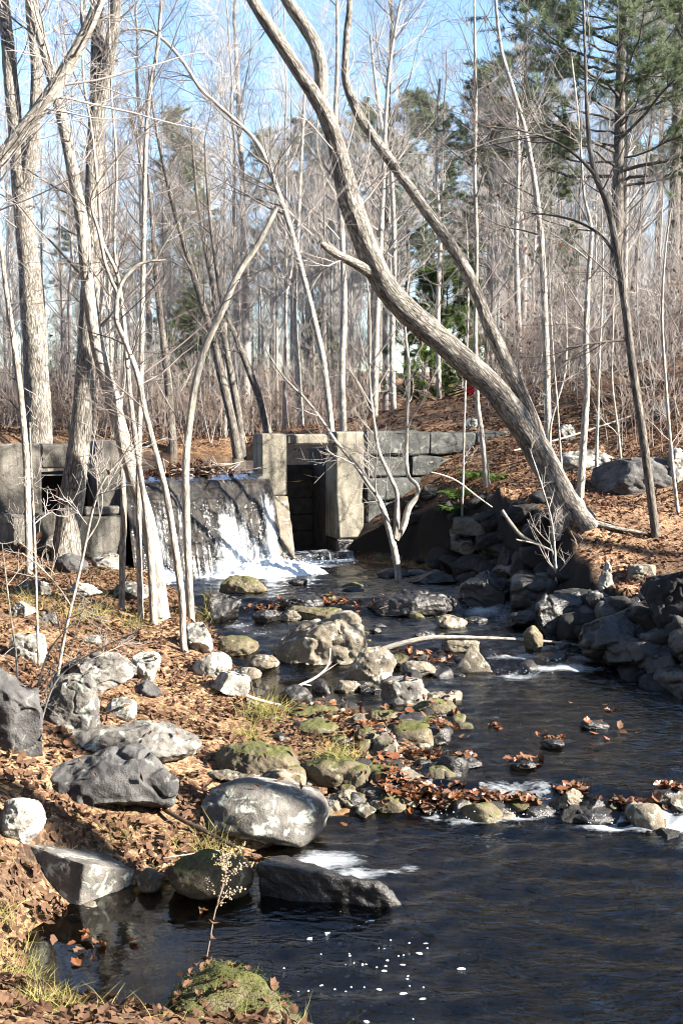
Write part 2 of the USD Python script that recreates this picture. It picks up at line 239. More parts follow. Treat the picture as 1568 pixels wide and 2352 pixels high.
def water_mat(name, tint, streak, lo, ior=1.7, foam_attr='foam', bump=.25, rough=.03, fscale=1.0, soft=.2):
    n = {'g': ('geometry', {}), 'mp': ('mapping', {'scale': (6.5, 13, 8)}), 'rp': ('attribute', {'attribute': 'rip'}), 'bs': ('math', {'math_type': 'multiply', 'value2': bump}), 'n': ('noise_texture', {'scale': 1.6, 'detail': 3, 'roughness': .55, 'distortion': .4}), 'b': ('bump', {'strength': bump, 'distance': .05}),
         'fr': ('fresnel', {'IOR': ior}), 'tr': ('transparent_bsdf', {'color': tint}), 'gl': ('glossy_bsdf', {'color': (1, 1, 1), 'roughness': rough}), 'w': ('mix_closure', {}),
         'at': ('attribute', {'attribute': foam_attr}), 'mf': ('mapping', {'scale': streak}), 'nf': ('noise_texture', {'scale': fscale, 'detail': 9, 'roughness': .74}),
         'ad': ('math', {'math_type': 'add'}), 'mr': ('map_range', {'from_min': lo, 'from_max': lo + soft, 'clamp': True}), 'df': ('principled_bsdf', {'base_color': (.56, .6, .64), 'roughness': .5}), 'mx': ('mix_closure', {})}
    l = [('g.position', 'mp.vector'), ('mp.vector', 'n.vector'), ('n.fac', 'b.height'), ('rp.fac', 'bs.value1'), ('bs.value', 'b.strength'), ('b.normal', 'gl.normal'), ('fr.fac', 'w.fac'), ('tr.BSDF', 'w.closure1'), ('gl.BSDF', 'w.closure2'),
         ('g.position', 'mf.vector'), ('mf.vector', 'nf.vector'), ('nf.fac', 'ad.value1'), ('at.fac', 'ad.value2'), ('ad.value', 'mr.value'), ('mr.result', 'mx.fac'), ('w.closure', 'mx.closure1'), ('df.BSDF', 'mx.closure2')]
    mat(name, n, l, 'mx.closure')
water_mat('water', (.70, .58, .44), (14, 30, 14), .84, ior=1.46, bump=.42, rough=.02, soft=.8)
water_mat('falling_water', (.9, .9, .9), (22, 22, 4), .86, ior=1.22, bump=.25, rough=.15, soft=.7)

# ------------------------------------------------------------------ terrain
DO, DU, DN = np.array([-1.33, 18.3]), np.array([.92, .392]), np.array([.392, -.92])
def D(s, q): return DO + s * DU + q * DN
def D3(s, q, z): return np.append(D(s, q), z)
STREAM = np.array([(-1.5, 5.25), (-.95, 4.95), (-.1, 4.95), (.5, 4.3), (1.4, 3.3), (1.9, 1.5), (2.2, -3), (2.2, -30), (7, -30), (6.2, -3), (5.7, 2), (5.0, 6), (4.3, 9), (3.5, 11.2), (2.85, 13.1), (2.5, 15), (2.0, 17), (1.2, 18.0),
    D(1.36, .0), D(1.34, -1.12), D(.46, -1.12), D(.44, .1), D(-2.3, .1), (-3.5, 16.6), (-3.1, 16.1), (-2.45, 15.9), (-1.9, 14.6), (-1.5, 13.4), (-1.05, 11.8), (-.95, 11.1), (-.5, 10.45), (.4, 10.35), (1.1, 10.2), (.85, 9.4), (.8, 8.6), (.4, 8.15), (-.05, 8.05), (-.13, 7.5), (-.5, 7.3), (-.55, 6.85), (-1.2, 6.8), (-1.55, 6.6), (-1.75, 6.1)])
POND = np.array([D(1.34, -1.15), D(.05, -1.15), D(.05, -.45), D(-6, -.45), (-9.5, 24), (-8, 29), (-2.5, 29), (-1.2, 25), (-.3, 21.5)])
def inside(poly, x, y):
    c = np.zeros(x.shape, bool); p, q = poly, np.roll(poly, -1, 0)
    for (x0, y0), (x1, y1) in zip(p, q):
        k = (y0 > y) != (y1 > y)
        if y0 != y1: c ^= k & (x < (x1 - x0) * (y - y0) / (y1 - y0) + x0)
    return c
def sdist(poly, x, y):
    d = np.full(x.shape, 1e9)
    for a, b in zip(poly, np.roll(poly, -1, 0)):
        e = b - a; t = np.clip(((x - a[0]) * e[0] + (y - a[1]) * e[1]) / (e @ e), 0, 1)
        d = np.minimum(d, np.hypot(x - a[0] - t * e[0], y - a[1] - t * e[1]))
    return np.where(inside(poly, x, y), -d, d)
def level(x, y):
    yy = y + (noise(np.stack([x * 1.3, y * 0, x * 0], -1), 5) - .5) * .5 + .06 * (x - .5)
    return np.interp(yy, [-40, 7.95, 8.3, 11.9, 12.5, 13.3, 14.5, 15.0, 40], [-.02, 0, .14, .15, .23, .3, .33, .47, .52])
LAND = np.array([(0, 0, 1.4), (-1, 2, 1.25), (-2, 4, .9), (-1.6, 5.2, .32), (-.5, 4.6, .35), (0, 4.3, .5), (0, 3, 1.0), (1.2, 2.5, .8), (1.5, 0, 1.2), (-2.2, 6.2, .4), (-3, 7, .75), (-2.5, 7.6, .6), (-1.6, 7.4, .25), (-1.0, 7.2, .12), (-2.0, 8.5, .62), (-1.2, 8.7, .34), (-.3, 8.6, .2), (.5, 8.7, .17), (.6, 9.5, .2), (-.4, 9.5, .24),
    (-1.3, 9.7, .36), (-3.5, 10, .95), (-2, 11, .62), (-1.3, 11.2, .42), (-2.2, 13, .66), (-2.0, 14.2, .62), (-3, 14, .8), (-4.5, 15, .95), (-4.2, 16.3, .9), (-6, 16, 1.0), (-8, 13, 1.5), (-8, 10, 1.5), (-6, 6, 1.4), (-5, 2, 1.6), (-12, 8, 2.2), (-12, 0, 2.2), (0, -10, 2.0), (-12, -20, 3),
    (3.3, 13.6, .95), (2.95, 14.0, 1.15), (4, 12, .9), (5, 10, .9), (5.8, 7, 1.0), (6.6, 2, 1.2), (7.5, -5, 1.4), (3.15, 14.9, 1.68), (4.5, 14, 1.2), (5, 15.5, 1.5), (4.5, 18, 2.0), (2.35, 17.3, 1.8), (2.8, 16, 1.75), (1.75, 18.3, 1.55), (.7, 18.6, .7), (2.3, 18.8, 1.9), (2.9, 19.3, 2.35), (3.6, 19.6, 2.45),
    (1.0, 20.2, 2.5), (1.8, 20.6, 2.62), (2.8, 21, 2.85), (-.1, 22.5, 2.2), (.5, 24, 2.7), (1.4, 24.5, 3.2), (2.3, 24.5, 3.3), (2.9, 24.3, 3.32), (4, 24, 3.5), (7, 22, 4.1), (10, 20, 4.4), (7, 16, 2.6), (10, 12, 2.6), (12, 4, 3), (5.8, 32, 3.35), (5.9, 50, 3.45), (9, 30, 4.3), (2.5, 33, 3.0), (-2, 31, 2.3), (-8, 31, 2.5), (-10.5, 26, 2.4), (-7, 18, 2.0), (-12, 19, 2.6), (-14, 32, 3), (0, 45, 2.8), (-10, 60, 3.6), (12, 60, 5), (0, 70, 4.4), (40, 60, 7), (-40, 60, 6), (70, 0, 22), (-70, 0, 18), (0, -70, 14), (70, -60, 22), (-60, -60, 16),
    (18, 2, 5.5), (38, -8, 15), (30, 12, 12), (20, -12, 6), (-20, 2, 5), (-38, 0, 13), (-25, -20, 8), (0, -35, 9), (-16, 20, 4), (-32, 30, 8), (0, 150, 8), (150, 150, 12), (-150, 150, 12), (300, 0, 16), (-300, 0, 16), (0, 400, 16), (300, 400, 20), (-300, 400, 20), (0, -200, 8)], float)
_rbf = RBFInterpolator(LAND[:, :2], LAND[:, 2], kernel='linear', smoothing=.02, neighbors=24)
def axis(lo, a, b, hi, step, grow=1.16):
    core = np.arange(a, b + 1e-6, step); up, dn = [b], [a]; h = step
    while up[-1] < hi: h *= grow; up.append(up[-1] + h)
    h = step
    while dn[-1] > lo: h *= grow; dn.append(dn[-1] - h)
    return np.concatenate([dn[:0:-1], core, up[1:]])
GX, GY = axis(-300, -6, 6.5, 300, .075), axis(-200, 3.5, 21, 400, .075, 1.05)
gx, gy = np.meshgrid(GX, GY, indexing='ij')
def smooth_grid(a):
    return a
def land_height(x, y):
    sh = x.shape; z = _rbf(np.column_stack([x.ravel(), y.ravel()])).reshape(sh)
    p3 = np.stack([x, y, x * 0], -1)
    rough = np.clip(.05 + np.maximum(np.abs(x) - 10, 0) * .01 + np.maximum(y - 26, 0) * .006, 0, .5)
    z = z + (fbm(p3 * .9, 4, 3) - .5) * 2 * rough * 1.4 + (fbm(p3 * 5, 3, 8) - .5) * .09
    d = sdist(STREAM, x, y); W = level(x, y)
    ramp = np.where(x > 1.3, .38, .55); t = smoothstep(0, 1, np.clip(d / ramp, 0, 1))
    zo = W - .02 + (z - W + .02) * t
    bed = W - np.minimum(.02 + np.maximum(-d, 0) * .55, .13 + .22 * smoothstep(8.2, 6.5, y) + .1 * smoothstep(1.0, 2.5, x)) + (fbm(p3 * 4, 3, 21) - .5) * .12
    z = np.where(d < 0, bed, zo)
    z = z + np.where((x > 1.2) & (d > 0) & (y > 8), np.exp(-((d - .25) / .3) ** 2) * (fbm(p3 * 2.6, 4, 77) - .5) * .55, 0)
    dp = sdist(POND, x, y)
    z = np.where(dp < 0, np.minimum(z, 2.02 - np.minimum(-dp * .6, .5)), np.where((dp < .8) & (d > .6), np.minimum(z, 2.02 + dp * .9 + .03), z))
    wet = np.where(d < 0, 1, smoothstep(.14, .0, np.maximum(d, 0)))
    return z, np.maximum(wet, (dp < 0) * 1.0)
gz, gwet = land_height(gx, gy)
def ground_z(x, y):
    x, y = np.asarray(x, float), np.asarray(y, float)
    i = np.clip(np.searchsorted(GX, x) - 1, 0, len(GX) - 2); j = np.clip(np.searchsorted(GY, y) - 1, 0, len(GY) - 2)
    u = np.clip((x - GX[i]) / (GX[i + 1] - GX[i]), 0, 1); v = np.clip((y - GY[j]) / (GY[j + 1] - GY[j]), 0, 1)
    return (gz[i, j] * (1 - u) + gz[i + 1, j] * u) * (1 - v) + (gz[i, j + 1] * (1 - u) + gz[i + 1, j + 1] * u) * v
def surf_z(x, y):
    w = np.where(inside(STREAM, x, y), level(x, y), np.where(inside(POND, x, y), 2.02, -9)); return np.maximum(ground_z(x, y), w)
_t = np.concatenate([np.arange(4.2, 22, .02), np.arange(22, 80, .1)])
def on(px, py):
    """Where the pixel's sight line meets the ground or the water."""
    a = at(px, py, 1.0); d = a - [0, 0, EYE]; x, y, z = d[0] * _t, _t, EYE + d[2] * _t
    k = np.nonzero(z < surf_z(x, y))[0]; k = k[0] if len(k) else len(_t) - 1
    return np.array([x[k], y[k], z[k]])
def grid_faces(n, m):
    i, j = np.meshgrid(np.arange(n - 1), np.arange(m - 1), indexing='ij'); a = (i * m + j).ravel()
    return np.stack([a, a + m, a + m + 1, a + 1], 1)
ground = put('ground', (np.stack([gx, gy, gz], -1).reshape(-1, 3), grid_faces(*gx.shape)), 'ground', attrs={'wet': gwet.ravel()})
tag(ground.prim, 'leaf strewn banks and brown pebbly stream bed rising into the woods', 'ground', kind='structure')
# ------------------------------------------------------------------ water
wx, wy = np.meshgrid(np.arange(-4.6, 6.3, .042), np.concatenate([np.arange(-6, 4.6, .3), np.arange(4.7, 18.8, .042)]), indexing='ij')
FOAM = [(640, 1288, .85, .42, 1.0), (560, 1300, .45, .25, .9), (750, 1300, .3, .16, .7), (350, 1300, .6, .3, .85), (1110, 1402, .28, .22, .75), (1170, 1420, .3, .2, .5), (1310, 1482, .16, .18, .7), (1180, 1510, .4, .14, .55), (1290, 1535, .5, .14, .66), (1180, 1552, .4, .1, .55), (1090, 1530, .2, .14, .5), (1340, 1510, .25, .1, .5), (1240, 1490, .25, .08, .5),
    (545, 1440, .22, .18, .45), (600, 1455, .2, .12, .4), (1010, 1878, .16, .09, .5), (1090, 1888, .25, .09, .6), (1180, 1880, .28, .09, .65), (1250, 1876, .12, .08, .5), (1400, 1900, .25, .09, .8), (1470, 1893, .3, .12, .95), (1550, 1900, .35, .12, .9), (1120, 1930, .35, .25, .3),
    (728, 1985, .17, .2, .75), (770, 1980, .2, .16, .7), (825, 2010, .2, .1, .6), (900, 2008, .14, .06, .5), (940, 1992, .1, .07, .46), (1290, 1490, .2, .15, .5), (900, 1360, .3, .1, .25), (560, 1345, .3, .1, .25), (700, 2032, .25, .06, .75)]
FOAMW = [(on(a, b)[:2], c, d, e) for a, b, c, d, e in FOAM]
foam = np.zeros(wx.shape)
for (fx, fy), ra, rb, s_ in FOAMW:
    q = ((wx - fx) / ra) ** 2 + ((wy - fy) / rb) ** 2; foam = np.maximum(foam, s_ * np.exp(-q * .8) * (q < 6))
p3 = np.stack([wx, wy, wx * 0], -1)
slope = np.abs(np.gradient(level(wx, wy), axis=1)); turb = smoothstep(.001, .012, slope)
for _ in range(6): turb[:, 1:-1] = np.maximum(turb[:, 1:-1], .25 * turb[:, :-2] + .5 * turb[:, 1:-1] + .25 * turb[:, 2:])
calm = smoothstep(-.1, -1.3, wx) * smoothstep(8, 7, wy); calm = np.maximum(calm, smoothstep(.3, -.4, wx) * smoothstep(10, 10.5, wy) * smoothstep(12, 11.4, wy))
amp = .021 * (1 - .965 * calm) + .024 * turb + .02 * np.clip(foam, 0, 1) * (1 - smoothstep(8.0, 7.6, wy) * .8)
wz = level(wx, wy) + (fbm(p3 * [3.2, 6.5, 1], 3, 31) - .5) * 2.2 * amp + (noise(p3 * [6.5, 12, 1], 33) - .5) * 1.1 * amp
wz = wz + (foam > .8) * smoothstep(15.5, 16.5, wy) * (noise(p3 * 7, 40) * .12)
foam = np.maximum(foam, turb * .42 * smoothstep(.5, 1.0, wx) * (noise(p3 * 2.2, 44) > .42))
foam = np.clip(foam * 1.05, 0, 1)
wkeep = ((gz.max() > -99) & ((ground_z(wx, wy) < wz + .12) & (sdist(STREAM, wx, wy) < .25)))
v = np.stack([wx, wy, wz], -1).reshape(-1, 3); f = grid_faces(*wx.shape); f = f[wkeep.ravel()[f].all(1)]
uq, inv = np.unique(f, return_inverse=True)
water = put('stream_water', (v[uq], inv.reshape(f.shape)), 'water', attrs={'foam': foam.ravel()[uq], 'rip': (1 - .965 * calm).ravel()[uq]})
tag(water.prim, 'dark clear stream running in riffles from the weir towards the viewer', 'water', kind='structure')
ss_, qq_ = np.meshgrid(np.linspace(-6.4, 1.36, 110), np.concatenate([np.linspace(-12, -1.2, 80), np.linspace(-1.1, -.02, 14)]), indexing='ij')
px_, py_ = DO[0] + ss_ * DU[0] + qq_ * DN[0], DO[1] + ss_ * DU[1] + qq_ * DN[1]
pz_ = 2.02 + (fbm(np.stack([px_ * 2, py_ * 2, px_ * 0], -1), 3, 3) - .5) * .012
qk = ((ss_ < .03) | (qq_ < -1.12)) & ((ss_ > -2.75) | (qq_ < -.4)) & (sdist(POND, px_, py_) < .6)
v = np.stack([px_, py_, pz_], -1).reshape(-1, 3); f = grid_faces(*px_.shape)[:, ::-1]; f = f[qk.ravel()[f].all(1)]
uq, inv = np.unique(f, return_inverse=True)
pond = put('millpond', (v[uq], inv.reshape(f.shape)), 'water', attrs={'foam': np.zeros(len(uq)), 'rip': np.full(len(uq), .3)})
tag(pond.prim, 'still blue millpond held behind the weir crest', 'water', kind='structure')

# ------------------------------------------------------------------ weir, sluice and walls
PROF = np.array([(-.55, 1.98), (-.25, 2.0), (-.05, 1.97), (.1, 1.88), (.28, 1.6), (.48, 1.2), (.7, .8), (.98, .2)])
def prof(t):
    u = np.concatenate([[0], np.cumsum(np.linalg.norm(np.diff(PROF, axis=0), axis=1))]); u /= u[-1]
    return np.interp(t, u, PROF[:, 0]), np.interp(t, u, PROF[:, 1])
def dam_sheet(s, t, off, rel, seed):
    q, z = prof(t); P = np.stack([DO[0] + s * DU[0] + q * DN[0], DO[1] + s * DU[1] + q * DN[1], z], -1)
    nq = np.gradient(q, axis=1); nz = np.gradient(z, axis=1); l = np.hypot(nq, nz) + 1e-9
    N = np.stack([-nz / l * DN[0], -nz / l * DN[1], nq / l], -1)
    return P + N * (off + rel)[..., None]
s_, t_ = np.meshgrid(np.linspace(-2.32, .12, 110), np.linspace(0, 1, 90), indexing='ij')
rel = (fbm(np.stack([s_ * 5, t_ * 7, s_ * 0], -1), 4, 11) - .5) * .16 + .05 * np.abs(noise(np.stack([s_ * 2.2, t_ * 6, s_ * 0], -1), 14) - .5)
face = dam_sheet(s_, t_, 0 * s_, rel * smoothstep(0, .3, t_), 0)
weir = thing('weir', 'dark rough faced weir with water spilling over its slope', 'weir', D3(-1.1, 0, .3))
weir_face = put('weir_face', (face.reshape(-1, 3), grid_faces(*s_.shape)), 'wet_concrete', weir)
put('core', box(-2.34, .1, -.6, -.12, -.2, 1.86, .01, 3, 2), 'wet_concrete', weir)
# falling water
s_, t_ = np.meshgrid(np.linspace(-2.3, .1, 240), np.linspace(.12, .97, 150), indexing='ij')
st = noise(np.stack([s_ * 9, t_ * 2.2, s_ * 0], -1), 50) * .6 + noise(np.stack([s_ * 30, t_ * 5, s_ * 0], -1), 51) * .4
P_ = dam_sheet(s_, t_, .05 + 0 * s_, (st - .35) * .06 * smoothstep(.15, .5, t_), 0)
def bump1(x, c, w): return np.exp(-((x - c) / w) ** 2)
lo_ = smoothstep(.18, .95, t_)
fa = .62 * bump1(s_, -.62 - .1 * t_, .07 + .42 * lo_) * (.45 + .75 * lo_) + .75 * bump1(s_, -.03 + .0 * t_, .11) * smoothstep(.3, .5, t_) + .55 * bump1(s_, -2.0, .26) * smoothstep(.25, .7, t_) + .2 * bump1(s_, -1.35, .2) * smoothstep(.55, 1, t_) - .04
fa = fa + .05 + .22 * bump1(s_, -.8, .55) * smoothstep(.3, .7, t_)
fa = fa + .5 * smoothstep(.8, .97, t_) * (.25 + .75 * bump1(s_, -.5, .7)) + (fbm(np.stack([s_ * 7, t_ * 2.6, s_ * 0], -1), 4, 52) - .5) * .8
f = grid_faces(*s_.shape); f = f[(fa.ravel()[f] > -.06).any(1)]; uq, inv = np.unique(f, return_inverse=True)
fall = put('waterfall', (P_.reshape(-1, 3)[uq], inv.reshape(f.shape)), 'falling_water', attrs={'foam': fa.ravel()[uq], 'rip': np.ones(len(uq))})
tag(fall.prim, 'white water sliding in broken streaks down the weir face', 'waterfall', kind='structure')
rng = np.random.default_rng(77)
ico = trimesh.creation.icosphere(1, 1.0)
def drops(C, r):
    o = trimesh.creation.icosahedron(); o = np.array(o.vertices) , np.array(o.faces)
    v = C[:, None] + o[0][None] * r[:, None, None]; f = o[1][None] + (np.arange(len(C)) * len(o[0]))[:, None, None]
    return v.reshape(-1, 3), f.reshape(-1, 3)
n = 2600; sd = np.where(rng.random(n) < .7, rng.normal(-.55, .35, n), rng.normal(-1.95, .22, n)); td = rng.beta(3, 1.2, n)
q_, z_ = prof(.25 + .72 * td); up_ = np.abs(rng.normal(0, .06, n)) + .05
C = np.stack([DO[0] + sd * DU[0] + (q_ + up_) * DN[0], DO[1] + sd * DU[1] + (q_ + up_) * DN[1], z_ + rng.normal(0, .04, n)], 1)
C = C[(sd < .1) & (sd > -2.3)]
n = 1500; sb = np.where(rng.random(n) < .75, rng.normal(-.3, .5, n), rng.normal(-1.9, .3, n)); qb = .75 + np.abs(rng.normal(0, .22, n)); zb = .54 + np.abs(rng.normal(0, .1, n))
C = np.vstack([C, np.stack([DO[0] + sb * DU[0] + qb * DN[0], DO[1] + sb * DU[1] + qb * DN[1], zb], 1)])
spray = put('spray', drops(C[::2], rng.uniform(.003, .009, len(C))[::2]), 'foam'); tag(spray.prim, 'flying droplets and spray at the foot of the waterfall', 'spray', kind='stuff')
def foam_mound(s0, s1, q0, q1, h, seed):
    a, b = np.meshgrid(np.linspace(0, 1, 160), np.linspace(0, 1, 100), indexing='ij'); s = s0 + a * (s1 - s0); q = q0 + b * (q1 - q0)
    e = np.sin(a * np.pi) ** .6 * np.sin((.25 + .75 * b) * np.pi) ** .8
    p = np.stack([s * 5, q * 6, s * 0], -1)
    z = .48 + h * e * (.3 + .9 * fbm(p, 4, seed) + .55 * (fbm(p * 5, 3, seed + 3) - .3)) - .06 * (1 - e) * 1.5
    return np.stack([DO[0] + s * DU[0] + q * DN[0], DO[1] + s * DU[1] + q * DN[1], z], -1).reshape(-1, 3), grid_faces(160, 100)
fm = put('churning_foam', cat_mesh([foam_mound(-1.25, .8, .62, 1.5, .22, 60), foam_mound(-2.35, -1.6, .6, 1.3, .16, 61)]), 'foam')
tag(fm.prim, 'bright churning foam heaped where the waterfall lands', 'foam', kind='stuff')
# sluice
sl = thing('sluice_gate', 'weathered concrete sluice with two piers, a lintel and a black opening', 'sluice gate', D3(.9, -.3, .3))
put('pier', box(0, .46, -.46, 0, 1.62, 2.67, .012, 5), 'concrete', sl)
put('pier', box(1.34, 1.88, -.5, -.004, .85, 2.69, .016, 6), 'concrete', sl)
put('lintel', box(.464, 1.336, -.34, -.03, 2.48, 2.655, .01, 7), 'concrete', sl)
w0 = np.array([D3(s, q, z) for s, q, z in ((.02, -.45, .1), (.45, -.45, .1), (.02, .02, 1.62), (.45, .02, 1.62), (.02, -.45, 1.62), (.45, -.45, 1.62), (.02, .95, .15), (.26, .95, .15), (.02, .62, .95), (.34, .6, .95))])
h = trimesh.convex.convex_hull(w0); v, f = h.vertices, h.faces
for _ in range(4): v, f = trimesh.remesh.subdivide(v, f)
v = v + vnormals(v, f) * ((fbm(v * 5, 3, 9) - .5) * .05)[:, None]
put('pier_toe', (v, f), 'rock_brown', sl)
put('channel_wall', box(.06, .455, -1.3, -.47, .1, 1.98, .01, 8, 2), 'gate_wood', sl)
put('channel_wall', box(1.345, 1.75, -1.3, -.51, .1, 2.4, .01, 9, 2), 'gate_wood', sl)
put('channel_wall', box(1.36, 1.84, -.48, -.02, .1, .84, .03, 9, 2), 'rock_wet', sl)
for k in range(6): put('gate_board', box(.46, 1.34, -1.14 + .008 * (k % 2), -1.07 + .008 * (k % 2), .3 + k * .3, .592 + k * .3, .006, 20 + k, 1), 'gate_wood', sl)
put('sill', box(.5, 1.5, -1.05, .1, .1, .62, .03, 31), 'rock_wet', sl)
# thin curtain over the sill
s_, t_ = np.meshgrid(np.linspace(.56, 1.62, 90), np.linspace(0, 1, 40), indexing='ij')
qz = np.interp(t_, [0, .3, .5, .7, 1], [-.1, .1, .16, .3, .36]), np.interp(t_, [0, .3, .5, .7, 1], [.66, .64, .52, .5, .36])
rl = (noise(np.stack([s_ * 20, t_ * 3, s_ * 0], -1), 71) - .4) * .05
P_ = np.stack([DO[0] + s_ * DU[0] + (qz[0] + rl) * DN[0], DO[1] + s_ * DU[1] + (qz[0] + rl) * DN[1], qz[1] + rl * .5], -1)
o = put('small_cascade', (P_.reshape(-1, 3), grid_faces(*s_.shape)), 'falling_water', attrs={'foam': (.14 + .5 * noise(np.stack([s_ * 9, t_ * 2, s_ * 0], -1), 73)).ravel(), 'rip': np.ones(s_.size)})
tag(o.prim, 'thin lace of water dribbling over the sill under the black opening', 'cascade', kind='structure')
# left abutment
lw = thing('abutment_wall', 'mottled grey concrete wall with a dark gap behind the left trunks', 'wall', D3(-4, -.2, 1))
put('wall_slab', box(-7.5, -3.56, -.42, 0, .6, 2.545, .02, 40, 4), 'concrete_dark', lw)
put('wall_slab', box(-3.555, -2.98, -.4, -.012, 2.16, 2.535, .015, 41), 'concrete_dark', lw)
put('pier', box(-2.74, -2.33, -.75, .02, .5, 2.57, .015, 42), 'concrete_dark', lw)
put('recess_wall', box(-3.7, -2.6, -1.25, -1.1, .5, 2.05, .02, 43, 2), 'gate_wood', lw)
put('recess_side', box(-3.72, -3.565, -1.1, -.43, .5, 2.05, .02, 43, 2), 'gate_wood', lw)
put('step_block', box(-3.2, -2.36, .03, .42, .5, 1.42, .02, 44), 'concrete_dark', lw)
put('step_block', box(-2.95, -2.4, .04, .22, 1.424, 1.56, .015, 45), 'concrete_dark', lw)
put('footing', box(-6.5, -3.4, .01, .3, .5, 1.5, .03, 46), 'concrete_dark', lw)
# stone wall right of the sluice: each block its own part
sw = thing('stone_wall', 'low wall of big lichened stone blocks running right from the sluice', 'stone wall', D3(3, -.3, 1.4))
rng = np.random.default_rng(5)
for zc, hh, s0, brk in ((2.28, .42, 1.9, [1.25, .95, 1.2]), (1.9, .375, 1.92, [.85, 1.5, .8]), (1.5, .395, 1.9, [1.1, 1.0]), (1.1, .395, 1.92, [1.3])):
    s = s0
    for L in brk:
        put('stone_block', box(s, s + L - .03, -.55, rng.uniform(-.05, .07), zc, zc + hh - .02 + rng.uniform(-.02, .02), .06, int(rng.integers(99))), 'wall_stone', sw); s += L
# crest debris
# ------------------------------------------------------------------ rocks
rock_pts = []
def rock_shape(seed, style, sub=4):
    r = np.random.default_rng(seed); m = trimesh.creation.icosphere(sub); v, f = np.array(m.vertices), np.array(m.faces)
    if style == 'round':
        v = v * (.82 + .36 * fbm(v * 1.1 + seed * 3.3, 3, seed))[:, None]; npl, c0, c1 = 6, .66, .9
    elif style == 'slab': npl, c0, c1 = 9, .62, .9
    elif style == 'block':
        v = v / (np.abs(v) ** 5).sum(1, keepdims=True) ** .2; npl, c0, c1 = 6, .85, 1.25
    else: npl, c0, c1 = 11, .5, .8
    for _ in range(npl):
        n = nrm(r.normal(size=3)); c = r.uniform(c0, c1); d = np.maximum(v @ n - c, 0); v = v - d[:, None] * n * .95
    v = v * 1 / np.abs(v).max(0)
    return v, f
def rock(seed, style, base, w, d, h, rz=0, sub=4, rough=.075, sink=.3, tilt=(0, 0), peak=None):
    v, f = rock_shape(seed, style, sub)
    v = v * np.array([w / 2, d / 2, h * (1 + sink) / 2])
    if peak is not None: v[:, 2] *= 1 + .5 * (v[:, 0] / (w / 2)) * peak      # higher towards one end
    rx, ry = np.radians(tilt); R = trimesh.transformations.euler_matrix(rx, ry, rz)[:3, :3]; v = v @ R.T
    s = (w * d * h) ** (1 / 3)
    v = v + vnormals(v, f) * (((fbm(v * 3.2 / s + seed, 4, seed) - .5) * 2 * rough + (fbm(v * 11 / s + seed, 3, seed + 1) - .5) * rough * .8) * s)[:, None]
    c = np.abs(fbm(v * 1.5 / s + seed * 2.3, 3, seed + 5) - .5); v = v - vnormals(v, f) * (np.exp(-(c / .018) ** 2) * .05 * s * (style != 'round'))[:, None]
    v[:, 2] += h - v[:, 2].max()
    return v + base, f
SH = 'round', 'ang', 'slab', 'block'
